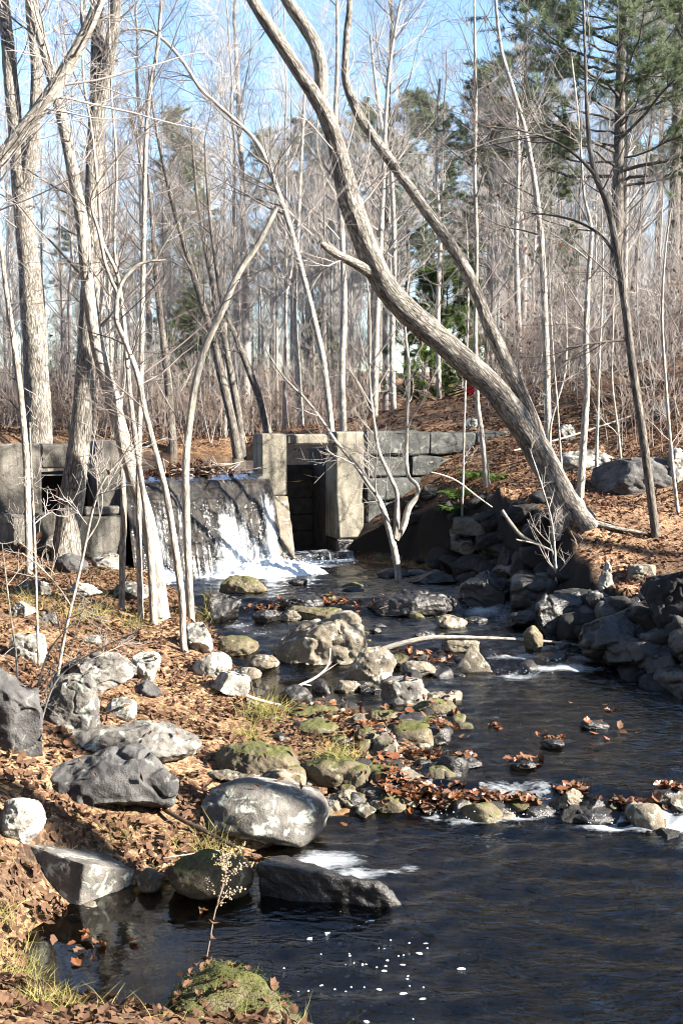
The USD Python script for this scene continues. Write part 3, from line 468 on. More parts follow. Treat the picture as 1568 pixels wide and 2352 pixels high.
# cx, base y, width, height (pixels of the 1568-wide picture), depth ratio, style, material, label, extra
ROCKS = [
 (10, 1745, 190, 215, .7, 'ang', 'rock_shade', 'tall purplish grey boulder cut by the left picture edge', {}),
 (58, 1518, 80, 66, .7, 'block', 'rock_pale', 'sunlit white squarish stone among the leaves near the left edge', {}),
 (213, 1482, 50, 24, .8, 'ang', 'rock_pale', 'small bright white stone lying alone on the leaf slope', {}),
 (205, 1602, 205, 104, .6, 'ang', 'rock_grey', 'big rounded grey boulder lying across the leaf slope', {'sub': 5}),
 (338, 1576, 84, 78, .9, 'ang', 'rock_pale', 'pale wedge of rock against the end of the big rounded boulder', {}),
 (163, 1684, 116, 138, .6, 'block', 'rock_grey', 'upright cracked grey block in front of the rounded boulder', {'sub': 5}),
 (340, 1607, 62, 44, .8, 'round', 'rock_shade', 'small rounded stone below the pale wedge of rock', {}),
 (273, 1657, 78, 54, .8, 'round', 'rock_grey', 'small half shaded stone right of the upright cracked block', {}),
 (288, 1765, 335, 105, .6, 'round', 'rock_grey', 'long flat topped grey boulder above the domed one', {'sub': 5, 'rough': .1}),
 (262, 1880, 385, 170, .65, 'ang', 'rock_shade', 'large dark domed boulder half buried in leaves', {'sub': 5}),
 (38, 1945, 118, 112, .8, 'round', 'rock_pale', 'sunlit pale rounded boulder at the left picture edge', {'sub': 5}),
 (340, 2056, 56, 62, .9, 'round', 'rock_brown', 'small brown stone tight against the sharp cut block', {}),
 (605, 1972, 315, 182, .8, 'round', 'rock_grey', 'big smooth egg shaped boulder with white lichen beside the pool', {'sub': 5, 'rough': .025, 'sink': .15, 'rz': .1}),
 (478, 2080, 215, 128, .7, 'round', 'rock_moss', 'mossy flat topped stone with dry grass beside the still pool', {'sub': 5}),
 (528, 1812, 150, 40, .8, 'ang', 'rock_brown', 'lichen topped stone behind the egg shaped boulder', {}),
 (582, 1800, 215, 92, .7, 'round', 'rock_moss', 'broad brown mossy hummock of rock on the stone bar', {'sub': 5}),
 (770, 1822, 170, 90, .7, 'round', 'rock_moss', 'mossy hump with dead grass right of the broad hummock', {}),
 (455, 1505, 92, 74, .8, 'ang', 'rock_pale', 'pale rough rock at the top of the bank chain', {}),
 (484, 1562, 94, 66, .8, 'ang', 'rock_pale', 'pale rough rock in the middle of the bank chain', {}),
 (528, 1608, 94, 72, .8, 'ang', 'rock_pale', 'lowest pale rock of the bank chain by the side pool', {}),
 (542, 1512, 100, 52, .8, 'round', 'rock_moss', 'moss capped stone below the blue side channel', {}),
 (600, 1548, 84, 46, .8, 'ang', 'rock_brown', 'brown angular stone left of the great tilted slab', {}),
 (568, 1564, 64, 32, .8, 'slab', 'rock_brown', 'flat brown stone at the side pool edge', {}),
 (738, 1530, 216, 124, .6, 'block', 'rock_brown', 'great tilted slab of pale lichened rock in midstream', {'sub': 5, 'peak': .4, 'tilt': (0, -8), 'rz': .12}),
 (855, 1594, 126, 108, .8, 'round', 'rock_brown', 'stout rounded boulder at the right of the great tilted slab', {'sub': 5}),
 (924, 1624, 102, 68, .7, 'block', 'rock_grey', 'squared light grey block standing at the water edge', {}),
 (796, 1596, 76, 32, .7, 'slab', 'rock_brown', 'low flat stone in the side pool under the rounded boulder', {}),
 (852, 1600, 50, 24, .7, 'slab', 'rock_wet', 'thin wet stone between the low flat stone and the squared block', {}),
 (960, 1560, 84, 44, .7, 'slab', 'rock_brown', 'three sided flat stone beside the rounded boulder', {}),
 (1085, 1550, 96, 72, .6, 'ang', 'rock_brown', 'pyramid shaped mossy stone pointing up out of the riffle', {'sharp': 1}),
 (1002, 1650, 106, 46, .6, 'slab', 'rock_moss', 'flat topped stone with yellow green moss by the open water', {}),
 (715, 1652, 136, 34, .5, 'slab', 'rock_moss', 'long low mossy stone along the side pool', {}),
 (992, 1716, 90, 52, .7, 'block', 'rock_wet', 'dark wet squarish stone at the bar tip', {}),
 (842, 1712, 62, 42, .8, 'round', 'rock_moss', 'knobbly mossy stone in the middle of the cobble bar', {}),
 (552, 1366, 118, 46, .7, 'round', 'rock_moss', 'olive mossy stone in the pool below the waterfall', {'sub': 5}),
 (684, 1347, 46, 18, .7, 'round', 'rock_wet', 'small dark stone poking from the upper pool', {}),
 (505, 1436, 104, 76, .8, 'ang', 'rock_wet', 'black wet boulder beside the leaning sapling', {}),
 (685, 1403, 126, 38, .6, 'slab', 'rock_wet', 'black flat stone with a moss edge in the upper channel', {}),
 (608, 1434, 72, 36, .7, 'slab', 'rock_wet', 'dark flat stone with a thin fall at its left end', {}),
 (664, 1428, 54, 26, .7, 'slab', 'rock_brown', 'small greyish stone next to the dark flat stone', {}),
 (736, 1430, 118, 36, .6, 'slab', 'rock_moss', 'green flat stone behind the great tilted slab', {}),
 (945, 1420, 220, 68, .55, 'slab', 'rock_wet', 'long black slab with a mossy left shoulder in the rapids', {'sub': 5, 'peak': -.35}),
 (1125, 1400, 150, 90, .8, 'ang', 'rock_wet', 'coal black boulder with a sunlit rim above the rapids', {'sub': 5}),
 (1035, 1446, 84, 36, .7, 'slab', 'rock_brown', 'greenish flat stone standing in the current', {}),
 (1226, 1498, 48, 62, .8, 'round', 'rock_moss', 'upright mossy stone behind the fallen branch', {}),
 (1206, 1446, 90, 46, .7, 'slab', 'rock_wet', 'dripping dark ledge stone under the right bank', {}),
 (862, 1456, 30, 15, .8, 'round', 'rock_wet', 'tiny black stone alone in the smooth current', {}),
 (976, 1466, 50, 18, .7, 'slab', 'rock_wet', 'low dark stone at the thick end of the fallen branch', {}),
 (1060, 1498, 86, 36, .7, 'block', 'rock_brown', 'squarish stone underneath the fallen branch', {}),
 (915, 1540, 70, 42, .8, 'ang', 'rock_moss', 'leafy mossy stone under the branch butt', {}),
 (1566, 1468, 170, 165, .8, 'ang', 'rock_dark', 'big grey overhanging rock at the right picture edge', {'sub': 5}),
 (1390, 1388, 90, 34, .7, 'slab', 'rock_grey', 'flat slab ledge on the sunny leaf covered right bank', {}),
 (1272, 1346, 90, 34, .7, 'slab', 'rock_grey', 'flat rock with a sunlit top at the right bank lip', {}),
 (1392, 1360, 36, 72, .8, 'ang', 'rock_pale', 'pale upright stone on the right bank lip', {}),
 (1480, 1330, 66, 34, .8, 'block', 'rock_brown', 'yellowish flat stone among leaves right of the pale upright stone', {}),
 (1475, 1140, 220, 92, .7, 'round', 'rock_shade', 'huge grey half shaded boulder on the right slope', {'sub': 5}),
 (1350, 1084, 140, 52, .7, 'slab', 'rock_pale', 'pale flat boulder behind the leaning tree foot', {}),
 (1556, 1120, 56, 92, .8, 'ang', 'rock_pale', 'bright rock behind the huge grey boulder at the edge', {}),
 (1304, 1016, 46, 42, .8, 'ang', 'rock_pale', 'light stone on the slope between the slim trees', {}),
 (1085, 984, 42, 24, .8, 'slab', 'rock_pale', 'flat grey stone at the end of the stone wall', {}),
 (1516, 970, 46, 52, .8, 'ang', 'rock_shade', 'grey rock high on the brushy right slope', {}),
 (1213, 1204, 94, 48, .7, 'round', 'rock_dark', 'bluish boulder left of the leaning tree foot', {}),
 (1136, 1228, 84, 50, .8, 'ang', 'rock_dark', 'dark angular rock below the ferns', {}),
 (1090, 1214, 42, 38, .8, 'ang', 'rock_grey', 'small grey rock directly under the bright fern', {}),
 (1064, 1250, 70, 38, .8, 'ang', 'rock_grey', 'broken grey rock on the shaded right slope', {}),
 (1145, 1268, 100, 50, .7, 'round', 'rock_dark', 'smooth dark boulder on the shaded right slope', {}),
 (1132, 1300, 70, 32, .7, 'slab', 'rock_dark', 'low bluish slab above the black boulder', {}),
 (960, 1324, 66, 17, .7, 'slab', 'rock_grey', 'thin flat sunlit stone at the pool edge below the sluice', {}),
 (874, 1292, 26, 22, .8, 'round', 'rock_moss', 'small olive stone beside the shrub foot', {}),
 (914, 1294, 36, 20, .8, 'round', 'rock_brown', 'small brown stone right of the shrub foot', {}),
 (1305, 1480, 180, 120, .7, 'ang', 'rock_wet', 'dark undercut rock below the flat slab ledge', {'sub': 5}),
 (1445, 1545, 220, 150, .7, 'ang', 'rock_wet', 'black undercut bank rock near the right edge', {'sub': 5}),
 (1235, 1400, 90, 80, .8, 'ang', 'rock_wet', 'dark bank rock under the sunlit lip stone', {}),
 (1000, 1345, 130, 40, .7, 'ang', 'rock_wet', 'dark low rock at the foot of the shaded slope', {}),
 (905, 1330, 80, 26, .7, 'round', 'rock_wet', 'wet dark stone at the pool edge left of the thin flat stone', {}),
 (1368, 1682, 76, 30, .6, 'slab', 'rock_wet', 'lone dark stone with a sunlit end in the open current', {}),
 (1270, 1722, 58, 24, .7, 'round', 'rock_wet', 'leaf plastered stone alone in the middle current', {}),
 (1316, 1872, 76, 64, .8, 'ang', 'rock_brown', 'leaf crowned stone on the lip of the near riffle', {}),
 (1540, 1855, 90, 44, .7, 'round', 'rock_wet', 'leaf crowned stone at the right end of the near riffle', {}),
 (1075, 1770, 74, 32, .7, 'round', 'rock_wet', 'dark low stone behind the orange leaf drift', {}),
 (1205, 1772, 66, 26, .7, 'round', 'rock_wet', 'leaf smothered dark stone right of the leaf drift', {}),
 (158, 1322, 76, 52, .8, 'round', 'rock_shade', 'dark round boulder at the foot of the rough left trunk', {}),
 (240, 1314, 72, 46, .8, 'round', 'rock_pale', 'pale round boulder left of the waterfall', {}),
 (120, 1266, 46, 40, .8, 'ang', 'rock_grey', 'greenish stone below the left wall', {}),
 (70, 1372, 90, 42, .7, 'ang', 'rock_grey', 'grey stone among saplings at the far left bank', {}),
 (185, 1376, 90, 40, .7, 'ang', 'rock_pale', 'pale stone in front of the dark round boulder', {}),
 (292, 1382, 100, 44, .7, 'slab', 'rock_grey', 'flat grey ledge stone by the waterfall foot', {}),
 (45, 1420, 70, 40, .7, 'ang', 'rock_pale', 'pale broken stone at the left edge above the leaf slope', {}),
 (110, 1440, 50, 34, .8, 'ang', 'rock_grey', 'small leafy stone left of the thin sapling trio', {}),
 (1150, 1880, 60, 26, .8, 'round', 'rock_wet', 'low wet stone under the orange leaf drift', {}),
 (1380, 1898, 130, 44, .8, 'slab', 'rock_wet', 'dark ledge with water pouring off its right end', {}),
 (1490, 1886, 90, 34, .7, 'slab', 'rock_wet', 'sunken ledge under the white pour of the near riffle', {}),
 (930, 1860, 80, 44, .8, 'ang', 'rock_brown', 'leafy stone at the tip of the orange drift', {}),
 (860, 1850, 70, 44, .8, 'ang', 'rock_wet', 'dark wet stone among drifted leaves below the mossy hump', {}),
 (800, 1860, 66, 46, .8, 'ang', 'rock_brown', 'brown stone at the right of the egg shaped boulder', {}),
 (730, 1695, 110, 40, .8, 'round', 'rock_moss', 'dark mossy stone low in the cobble bar', {}),
 (880, 1665, 70, 34, .8, 'ang', 'rock_moss', 'mossy angular stone below the squared block', {}),
]
for i, (cx, by, w, h, dr, style, m, label, ex) in enumerate(ROCKS):
    p = on(cx, by - .06 * h); k = p[1] / F; W_, H_ = w * k, h * k
    p = p + np.array([0, W_ * dr * .42, 0]); zb = float(ground_z(p[0], p[1])) if not inside(STREAM, p[:1], p[1:2])[0] else p[2]
    tilt_fix = .9
    ex = dict(ex); sharp = ex.pop('sharp', 0)
    top = at(cx, by - h, p[1])[2]; hh = max(top - p[2], .03); base = np.array([p[0], p[1], p[2]])
    if sharp:
        r = np.random.default_rng(i); c = np.array([(-.5, -.45, -.3), (.5, -.4, -.3), (.45, .5, -.3), (-.4, .5, -.3), (-.42, -.42, .08), (.5, -.38, .06), (-.02, -.02, 1), (.04, .1, .97)]) * [W_, W_ * dr, hh] + base
        hl = trimesh.convex.convex_hull(c); vv, ff = hl.vertices, hl.faces
        for _ in range(4): vv, ff = trimesh.remesh.subdivide(vv, ff)
        vv = vv + vnormals(vv, ff) * ((fbm(vv * 9, 4, 3) - .5) * .05)[:, None]
    else:
        vv, ff = rock(100 + i, style, base, W_, W_ * dr, hh, sub=ex.pop('sub', 4), **ex)
    t = put('boulder' if w > 70 else 'stone', (vv, ff), m)
    tag(t.prim, label, 'boulder' if w > 70 else 'stone'); rock_pts.append(vv)
# the sharp cut block and the wet slab, from their corners
def hull_rock(name, pts, m, label, seed, rough=.02):
    hl = trimesh.convex.convex_hull(np.array(pts)); vv, ff = hl.vertices, hl.faces
    while len(ff) < 5000: vv, ff = trimesh.remesh.subdivide(vv, ff)
    vv = trimesh.smoothing.filter_laplacian(trimesh.Trimesh(vv, ff, process=False), lamb=.4, iterations=2).vertices
    vv = vv + vnormals(vv, ff) * ((fbm(vv * 4 + seed, 4, seed) - .5) * 2 * rough + (fbm(vv * 17, 3, seed) - .5) * rough)[:, None]
    t = put(name, (vv, ff), m); tag(t.prim, label, name); rock_pts.append(vv)
hull_rock('boulder', [at(195, 1986, 6.5), at(178, 2122, 6.5), at(312, 2000, 6.78), at(300, 2085, 6.85), at(42, 1934, 6.72), at(60, 2025, 6.66), at(232, 1958, 7.0), at(110, 1928, 7.05), at(240, 2060, 7.2), at(90, 2040, 7.2)], 'rock_grey', 'sharp cut block with one sunlit and one black face by the pool', 4, .015)
hull_rock('boulder', [at(590, 1985, 6.62), at(600, 2110, 6.62), at(950, 2106, 6.5), at(862, 2030, 6.5), at(700, 2014, 6.56), at(780, 2118, 6.5), at(640, 1975, 6.8), at(650, 2060, 7.0), at(900, 2070, 6.85), at(720, 2005, 6.8)], 'rock_wet', 'low wet black slab slanting into the water beside the foam', 6, .045)
c0 = at(540, 2400, 4.75)
vv, ff = rock(901, 'round', np.array([c0[0], c0[1], .0]), .66, .55, .50, sub=5, rough=.05)
fmr = put('boulder', (vv, ff), 'rock_moss'); tag(fmr.prim, 'mossy stone heaped with dry leaves at the bottom picture edge', 'boulder'); rock_pts.append(vv)
front_rock = vv
# cobbles of the bar and the shallows
rng = np.random.default_rng(31); cob = []
protos = [rock_shape(500 + k, ('round', 'ang', 'slab')[k % 3], 2) for k in range(6)]
def cobble(x, y, z, r, k, g=rng):
    v, f = protos[k]; a = g.uniform(0, 6.28); c, s = math.cos(a), math.sin(a)
    v = v * [r, r * g.uniform(.6, 1), r * g.uniform(.4, .75)]; v = np.column_stack([v[:, 0] * c - v[:, 1] * s, v[:, 0] * s + v[:, 1] * c, v[:, 2]])
    v = v + vnormals(v, f) * ((noise(v * 6 / r + k * 3 + x, 4) - .5) * .16 * r)[:, None]
    return v + [x, y, z], f
# layered ledge of the undercut right bank
def along(t):
    E = np.array([(4.9, 8.2), (4.3, 9.2), (3.5, 11.2), (2.9, 13.0), (2.55, 14.8), (2.1, 16.6), (1.7, 17.4)]); u = np.concatenate([[0], np.cumsum(np.linalg.norm(np.diff(E, axis=0), axis=1))]); u /= u[-1]
    return np.array([np.interp(t, u, E[:, 0]), np.interp(t, u, E[:, 1])])
led = np.random.default_rng(17)
for ly, (nn, zz, out, hh0) in enumerate([(17, -.14, .04, .3), (17, .08, .16, .26), (16, .26, .3, .24), (14, .44, .46, .22)]):
    for k in range(nn):
        t = (k + led.uniform(.2, .8)) / nn; e = along(t); tn = nrm(along(min(t + .02, 1)) - along(max(t - .02, 0))); nr = np.array([tn[1], -tn[0]]); c = e + nr * (out + led.uniform(-.1, .12))
        zb = float(level(c[:1], c[1:2])[0]) + zz + led.uniform(-.06, .06); rise = .22 * max(0, t - .62) * ly
        vf = rock(1200 + ly * 40 + k, ('slab', 'block', 'slab')[int(led.integers(3))], np.array([c[0], c[1], zb + rise]), led.uniform(.6, 1.3), led.uniform(.5, .8), hh0 * led.uniform(.7, 1.3), math.atan2(tn[1], tn[0]) + led.normal(0, .3), 4, .06, .6, (led.normal(0, 5), led.normal(0, 6)))
        w_ = ('at the waterline', 'in the second course', 'in the third course', 'under the leafy lip')[ly]
        o = put('ledge_rock', vf, ('rock_wet', 'rock_dark', 'rock_dark')[int(led.integers(3))]); tag(o.prim, 'dark layered ledge rock ' + w_ + ' of the undercut right bank', 'rock', 'ledge rocks ' + w_ + ' of the right bank'); rock_pts.append(vf[0])
# jumble of mossy broken stones from the left bank into midstream
n = 0
while n < 64:
    a, b = led.uniform(470, 1070), led.uniform(1480, 1860); p = on(a, b)
    if not (7.9 < p[1] < 13 and p[0] < 1.2) or sdist(STREAM, p[:1], p[1:2])[0] > .5 or (n % 2 and b < 1600): continue
    w = led.uniform(.14, .4); vf = rock(1600 + n, ('ang', 'block', 'slab', 'ang')[n % 4], np.array([p[0], p[1], p[2] - .03]), w, w * led.uniform(.6, .9), w * led.uniform(.3, .55), led.uniform(0, 3.1), 3, .08, .8)
    o = put('stone', vf, ('rock_wet', 'rock_moss', 'rock_dark', 'rock_brown')[n % 4]); w_ = ('wet', 'mossy', 'dark', 'brown')[n % 4]; n += 1
    tag(o.prim, w_ + ' broken stone in the jumble between left bank and midstream', 'stone', w_ + ' stones of the midstream jumble'); rock_pts.append(vf[0])
# more wet flat stones between the fall and midstream
for k in range(22):
    a, b = 1060 + 24 * k + led.normal(0, 14), 1862 + led.normal(0, 16); p = on(a, b); w = led.uniform(.12, .34)
    vf = rock(1750 + k, ('ang', 'slab')[k % 2], np.array([p[0], p[1], p[2] - .03]), w, w * led.uniform(.6, .9), w * led.uniform(.25, .5), led.uniform(0, 3.1), 3, .08, .8); m_ = ('rock_wet', 'rock_brown', 'rock_moss', 'rock_dark')[k % 4]
    o = put('stone', vf, m_); w_ = {'rock_wet': 'wet', 'rock_brown': 'brown', 'rock_moss': 'mossy', 'rock_dark': 'dark'}[m_]; tag(o.prim, w_ + ' stone in the line of rocks along the near riffle', 'stone', w_ + ' stones along the near riffle'); rock_pts.append(vf[0])
n = 0
while n < 34:
    a, b = (led.uniform(560, 1260), led.uniform(1335, 1480)) if n % 3 else (led.uniform(980, 1360), led.uniform(1470, 1560)); p = on(a, b)
    if not inside(STREAM, p[:1], p[1:2])[0]: continue
    w = led.uniform(.12, .42); vf = rock(1500 + n, 'slab', np.array([p[0], p[1], p[2] - .02]), w, w * led.uniform(.5, .8), w * led.uniform(.16, .32), led.uniform(0, 3.1), 3, .07, .8)
    o = put('stone', vf, ('rock_wet', 'rock_wet', 'rock_moss')[n % 3]); w_ = 'in the upper channel' if n % 3 else 'in the white riffle'; tag(o.prim, 'low flat wet stone breaking the current ' + w_, 'stone', 'flat wet stones ' + w_); rock_pts.append(vf[0]); n += 1
n = 0
while n < 60:
    a, b = (rng.uniform(850, 1260), rng.uniform(1130, 1340)) if n % 2 else (rng.uniform(1190, 1570), rng.uniform(1370, 1600)); p = on(a, b)
    if not (p[0] > 1.0 and p[1] > 10 and p[2] < 1.75 and sdist(STREAM, p[:1], p[1:2])[0] > -.12): continue
    r = rng.uniform(.1, .3); vf = cobble(p[0], p[1], p[2] - .05 * r, r, (1, 2, 4)[n % 3]); o = put('stone', vf, ('rock_shade', 'rock_dark', 'rock_wet', 'rock_dark')[n % 4]); w_ = 'under the ferns and the leaning tree' if n % 2 else 'under the sunny right bank'; n += 1
    tag(o.prim, 'broken dark stone tumbled ' + w_, 'stone', 'tumbled stones ' + w_); rock_pts.append(vf[0])
n = 0
while n < 85:
    a, b = rng.uniform(560, 1060), rng.uniform(1620, 1880); p = on(a, b)
    if not (8.05 < p[1] < 10.7 and p[0] < 1.25): continue
    r = rng.uniform(.03, .1); vf = cobble(p[0], p[1], p[2] + r * .15, r, n % 6)
    o = put('cobble', vf, ('rock_wet', 'rock_brown', 'rock_moss')[n % 3]); n += 1
    tag(o.prim, 'small wet cobble in the leafy bar between pool and riffle', 'cobble', 'cobbles of the leafy bar'); rock_pts.append(vf[0])
for _ in range(1500):
    x, y = rng.uniform(-1.8, 5), rng.uniform(5, 17)
    if not inside(STREAM, np.array([x]), np.array([y]))[0]: continue
    r = rng.uniform(.02, .09); cob.append(cobble(x, y, float(ground_z(x, y)) - .1 * r, r, int(rng.integers(6))))
o = put('bed_pebbles', cat_mesh(cob), 'rock_brown'); tag(o.prim, 'brown pebbles and cobbles lying on the stream bed under water', 'pebbles', kind='stuff')
# ------------------------------------------------------------------ trees traced one by one
def twigs_on(rng, P, R, n1, n2, n3, L1=(.8, 2.2), L2=(.3, .9), L3=(.12, .4), t0=.3, up=.3, ang=(30, 65), thick=1.0, rmin=.0018, wig=.075):
    """Three orders of ever finer twigs on the stems P (n, K, 3); returns limbs, twigs."""
    A, RA = spawn(rng, P, R, n1, t0, 1, ang, L1, 9, up, wig, .5, .003 * thick, .45, .0095 * thick)
    out = []
    if n2:
        B, RB = spawn(rng, A, RA, n2, .15, 1, (30, 70), L2, 6, up * .5, wig * 1.2, .6, .0024 * thick, .4, .008 * thick); out.append((B, RB))
        if n3:
            C, RC = spawn(rng, B, RB, n3, .1, 1, (25, 65), L3, 4, .1, .12, .7, rmin, .3, .008); out.append((C, RC))
    return (A, RA), out
WS = .72
def stem_px(st, Y, Y1=None):
    n = len(st); Y1 = Y if Y1 is None else Y1
    pts = [at(a, b, Y + (Y1 - Y) * i / max(n - 1, 1)) for i, (a, b, w) in enumerate(st)]
    return pts, [max(w * WS * p[1] / F / 2, .004) for (a, b, w), p in zip(st, pts)]
def resample(P, R, K):
    i = np.linspace(0, len(P) - 1, K); j = np.arange(len(P))
    return np.stack([np.interp(i, j, P[:, k]) for k in range(3)], 1), np.interp(i, j, R)
def traced(name, label, cat, stems, Y, bark, twig, seed, n=(26, 160, 500), L=((.8, 2.4), (.3, 1.0), (.12, .45)), t0=.35, Y1=None, root=True, up=.3, ang=(30, 65), rough=.05, flare=.25, group=None, leaves=0, thick=1.0, sides=16, names=None, sink=.15, wig=.075):
    """A tree from its stems as they were measured; stems: lists of (px, py, width px)."""
    rng = np.random.default_rng(seed); base = None; paths = []
    for q, st in enumerate(stems):
        Ya, Yb = (Y, Y1) if q == 0 else (None, None)
        if q == 0: pts, rad = stem_px(st, Y, Y1)
        else:                                                   # a fork starts inside the stem it leaves
            P0 = paths[0][0]; a = np.array([F * (p[0] / p[1]) + CX for p in P0]); d = np.array([abs(at(st[0][0], st[0][1], p[1])[2] - p[2]) + abs(at(st[0][0], st[0][1], p[1])[0] - p[0]) for p in P0])
            k = int(np.argmin(d)); y0 = P0[k][1]; slope = 0 if Y1 is None else (Y1 - Y) * .4
            pts, rad = stem_px(st, y0, y0 + slope * .6 - (.3 if q % 2 else -.3) * (len(st) > 2))
            pts[0] = P0[k] * .6 + pts[0] * .4
        if q == 0:
            b0 = pts[0].copy()
            if root: b0[2] = float(ground_z(b0[0], b0[1])); pts[0] = b0 - [0, 0, sink]
            base = b0; t = thing(name, label, cat, base, group)
        big = max(rad) > .035
        vf, P, R, bk = trunk(pts, rad, .05 if big else .08, sides if big else 8, rough, seed + q, flare if q == 0 and root else 0, 1.0 if big else .5)
        put('trunk' if q == 0 else ('limb' if names is None else names[q]), vf, bark, t, attrs={'bk': bk}); paths.append((P, R))
    K = 24; PP = np.stack([resample(P, R, K)[0] for P, R in paths]); RR = np.stack([resample(P, R, K)[1] for P, R in paths])
    if n[0]:
        (A, RA), fine = twigs_on(rng, PP, RR, *n, *L, t0=t0, up=up, ang=ang, thick=thick, wig=wig)
        for a_, r_ in zip(A, RA): put('branch', tubes(a_[None], r_[None], 5), twig, t)
        if fine: put('twigs', cat_mesh([tubes(a, r, 3) for a, r in fine]), twig, t)
        if leaves and fine:
            B = fine[0][0]; i = rng.integers(len(B), size=leaves)
            put('dead_leaves', leaf_mesh(rng, B[i, -1] - [0, 0, .03], rng.uniform(.035, .07, leaves), hang=True), 'leaf_red', t)
    return t, paths
LEAF = np.array([(0, 0, 0), (.0, -.5, .02), (.27, -.34, .07), (.46, -.12, .16), (.36, .06, .1), (.42, .3, .14), (.23, .33, .06), (0, .62, .1), (-.23, .33, .06), (-.42, .3, .12), (-.36, .06, .1), (-.46, -.12, .18), (-.27, -.34, .07)])
LEAF_F = np.array([(0, k, k % 12 + 1) for k in range(1, 13)])
LEAF_S = np.array([(0, -.5, .05), (.32, 0, .14), (0, .55, .1), (-.32, 0, .16), (0, 0, 0)]); LEAF_SF = np.array([(4, 0, 1), (4, 1, 2), (4, 2, 3), (4, 3, 0)])
def leaf_mesh(rng, C, size, normal=None, hang=False, simple=False, tilt=.45):
    """Curled dry leaves at the points C."""
    n = len(C); tv, tf = (LEAF_S, LEAF_SF) if simple else (LEAF, LEAF_F)
    up = np.tile([0, 0, 1.0], (n, 1)) if normal is None else normal
    w = nrm(rng.normal(size=(n, 3)) * [1, 1, .25]) if hang else nrm(up + rng.normal(size=(n, 3)) * tilt)
    a = nrm(np.cross(w, rng.normal(size=(n, 3)))); b = np.cross(w, a)
    curl = rng.uniform(.3, 2.6, n) * np.where(rng.random(n) < .3, -1, 1)
    L = tv[None] * size[:, None, None] * np.stack([rng.uniform(.7, 1.1, n), rng.uniform(.9, 1.3, n), curl], 1)[:, None]
    v = C[:, None] + L[..., :1] * a[:, None] + L[..., 1:2] * b[:, None] + L[..., 2:] * w[:, None]
    return v.reshape(-1, 3), (tf[None] + (np.arange(n) * len(tv))[:, None, None]).reshape(-1, 3)

# the leaning double trunk in the middle
lean, lp = traced('leaning_tree', 'thick leaning tree with two trunks rising left over the stream', 'tree',
    [[(1318, 1185, 92), (1262, 1088, 84), (1203, 985, 82), (1135, 893, 80), (1050, 815, 80), (960, 735, 78), (880, 650, 74), (832, 545, 70), (795, 430, 62), (772, 330, 56), (737, 240, 52), (690, 170, 44), (640, 92, 40), (575, -10, 36), (520, -120, 30), (470, -260, 20)],
     [(1252, 1040, 60), (1215, 950, 50), (1165, 840, 44), (1120, 740, 40), (1088, 655, 36), (1040, 570, 36), (975, 480, 35), (915, 395, 32), (862, 322, 30), (815, 245, 27), (792, 170, 24), (795, 90, 20), (803, 0, 17), (800, -120, 14), (815, -260, 10)],
     [(742, 235, 44), (738, 165, 44), (728, 110, 42), (700, 60, 40), (660, 0, 36), (620, -80, 30), (590, -200, 20)],
     [(862, 640, 40), (815, 605, 32), (770, 582, 26), (735, 555, 16)],
     [(838, 520, 30), (832, 480, 18), (828, 450, 10)]], 14.8, 'bark_rough', 'twig_grey', 11, n=(26, 150, 420), L=((.6, 2.2), (.3, .9), (.15, .45)), t0=.5, Y1=13.2, rough=.11, flare=.7, sides=32, names=['trunk', 'second_trunk', 'limb', 'dead_stub', 'broken_snag'])
# roots of the leaning tree over the slope
rng = np.random.default_rng(9)
for st in ([(1325, 1150, 34), (1375, 1158, 22), (1420, 1162, 16), (1480, 1180, 10)], [(1325, 1165, 30), (1390, 1178, 16), (1450, 1195, 9)], [(1318, 1175, 30), (1330, 1215, 18), (1350, 1245, 8)], [(1290, 1180, 30), (1275, 1220, 18), (1268, 1265, 8)]):
    pts, rad = stem_px(st, 14.7); pts = [np.array([p[0], p[1] - .05 * i, min(max(float(ground_z(p[0], p[1])) + r * .4, p[2] - .3), p[2] + .25)]) for i, (p, r) in enumerate(zip(pts, rad))]
    vf, P, R, bk = trunk(pts, rad, .05, 10, .12, 3, 0); put('root', vf, 'bark_rough', lean, attrs={'bk': bk})
N0 = (30, 170, 520)
traced('tree', 'stout rough barked tree rising straight beside the left wall', 'tree', [[(148, 1275, 84), (165, 1150, 78), (182, 1020, 70), (193, 900, 62), (203, 750, 58), (210, 600, 56), (214, 450, 54), (218, 330, 54), (226, 200, 50), (224, 90, 42), (226, -20, 36), (222, -200, 24)], [(222, 260, 44), (246, 160, 40), (258, 80, 38), (268, -20, 34), (285, -200, 20)]], 15.9, 'bark_rough', 'twig_dark', 21, N0, t0=.45, flare=.25, sides=20)
traced('tree', 'huge pale trunk behind the left wall by the picture edge', 'tree', [[(92, 1120, 84), (88, 950, 80), (80, 800, 76), (70, 650, 70), (56, 500, 62), (44, 390, 54), (34, 280, 46), (22, 150, 42), (8, 0, 38), (-10, -200, 28)], [(60, 450, 46), (78, 300, 40), (84, 150, 34), (70, 20, 30), (62, -160, 20)]], 20.5, 'bark_rough', 'twig_grey', 22, N0, t0=.4, sides=20)
traced('tree', 'curving smooth white tree crossing the left trunks', 'tree', [[(368, 1432, 62), (360, 1330, 50), (342, 1210, 48), (302, 1080, 46), (262, 930, 46), (222, 780, 46), (202, 650, 42), (190, 520, 40), (168, 400, 36), (142, 270, 36), (112, 150, 34), (72, 10, 30), (45, -120, 24), (30, -300, 14)]], 12.4, 'bark_pale', 'twig_grey', 23, (24, 150, 450), t0=.4, flare=.25, sides=20)
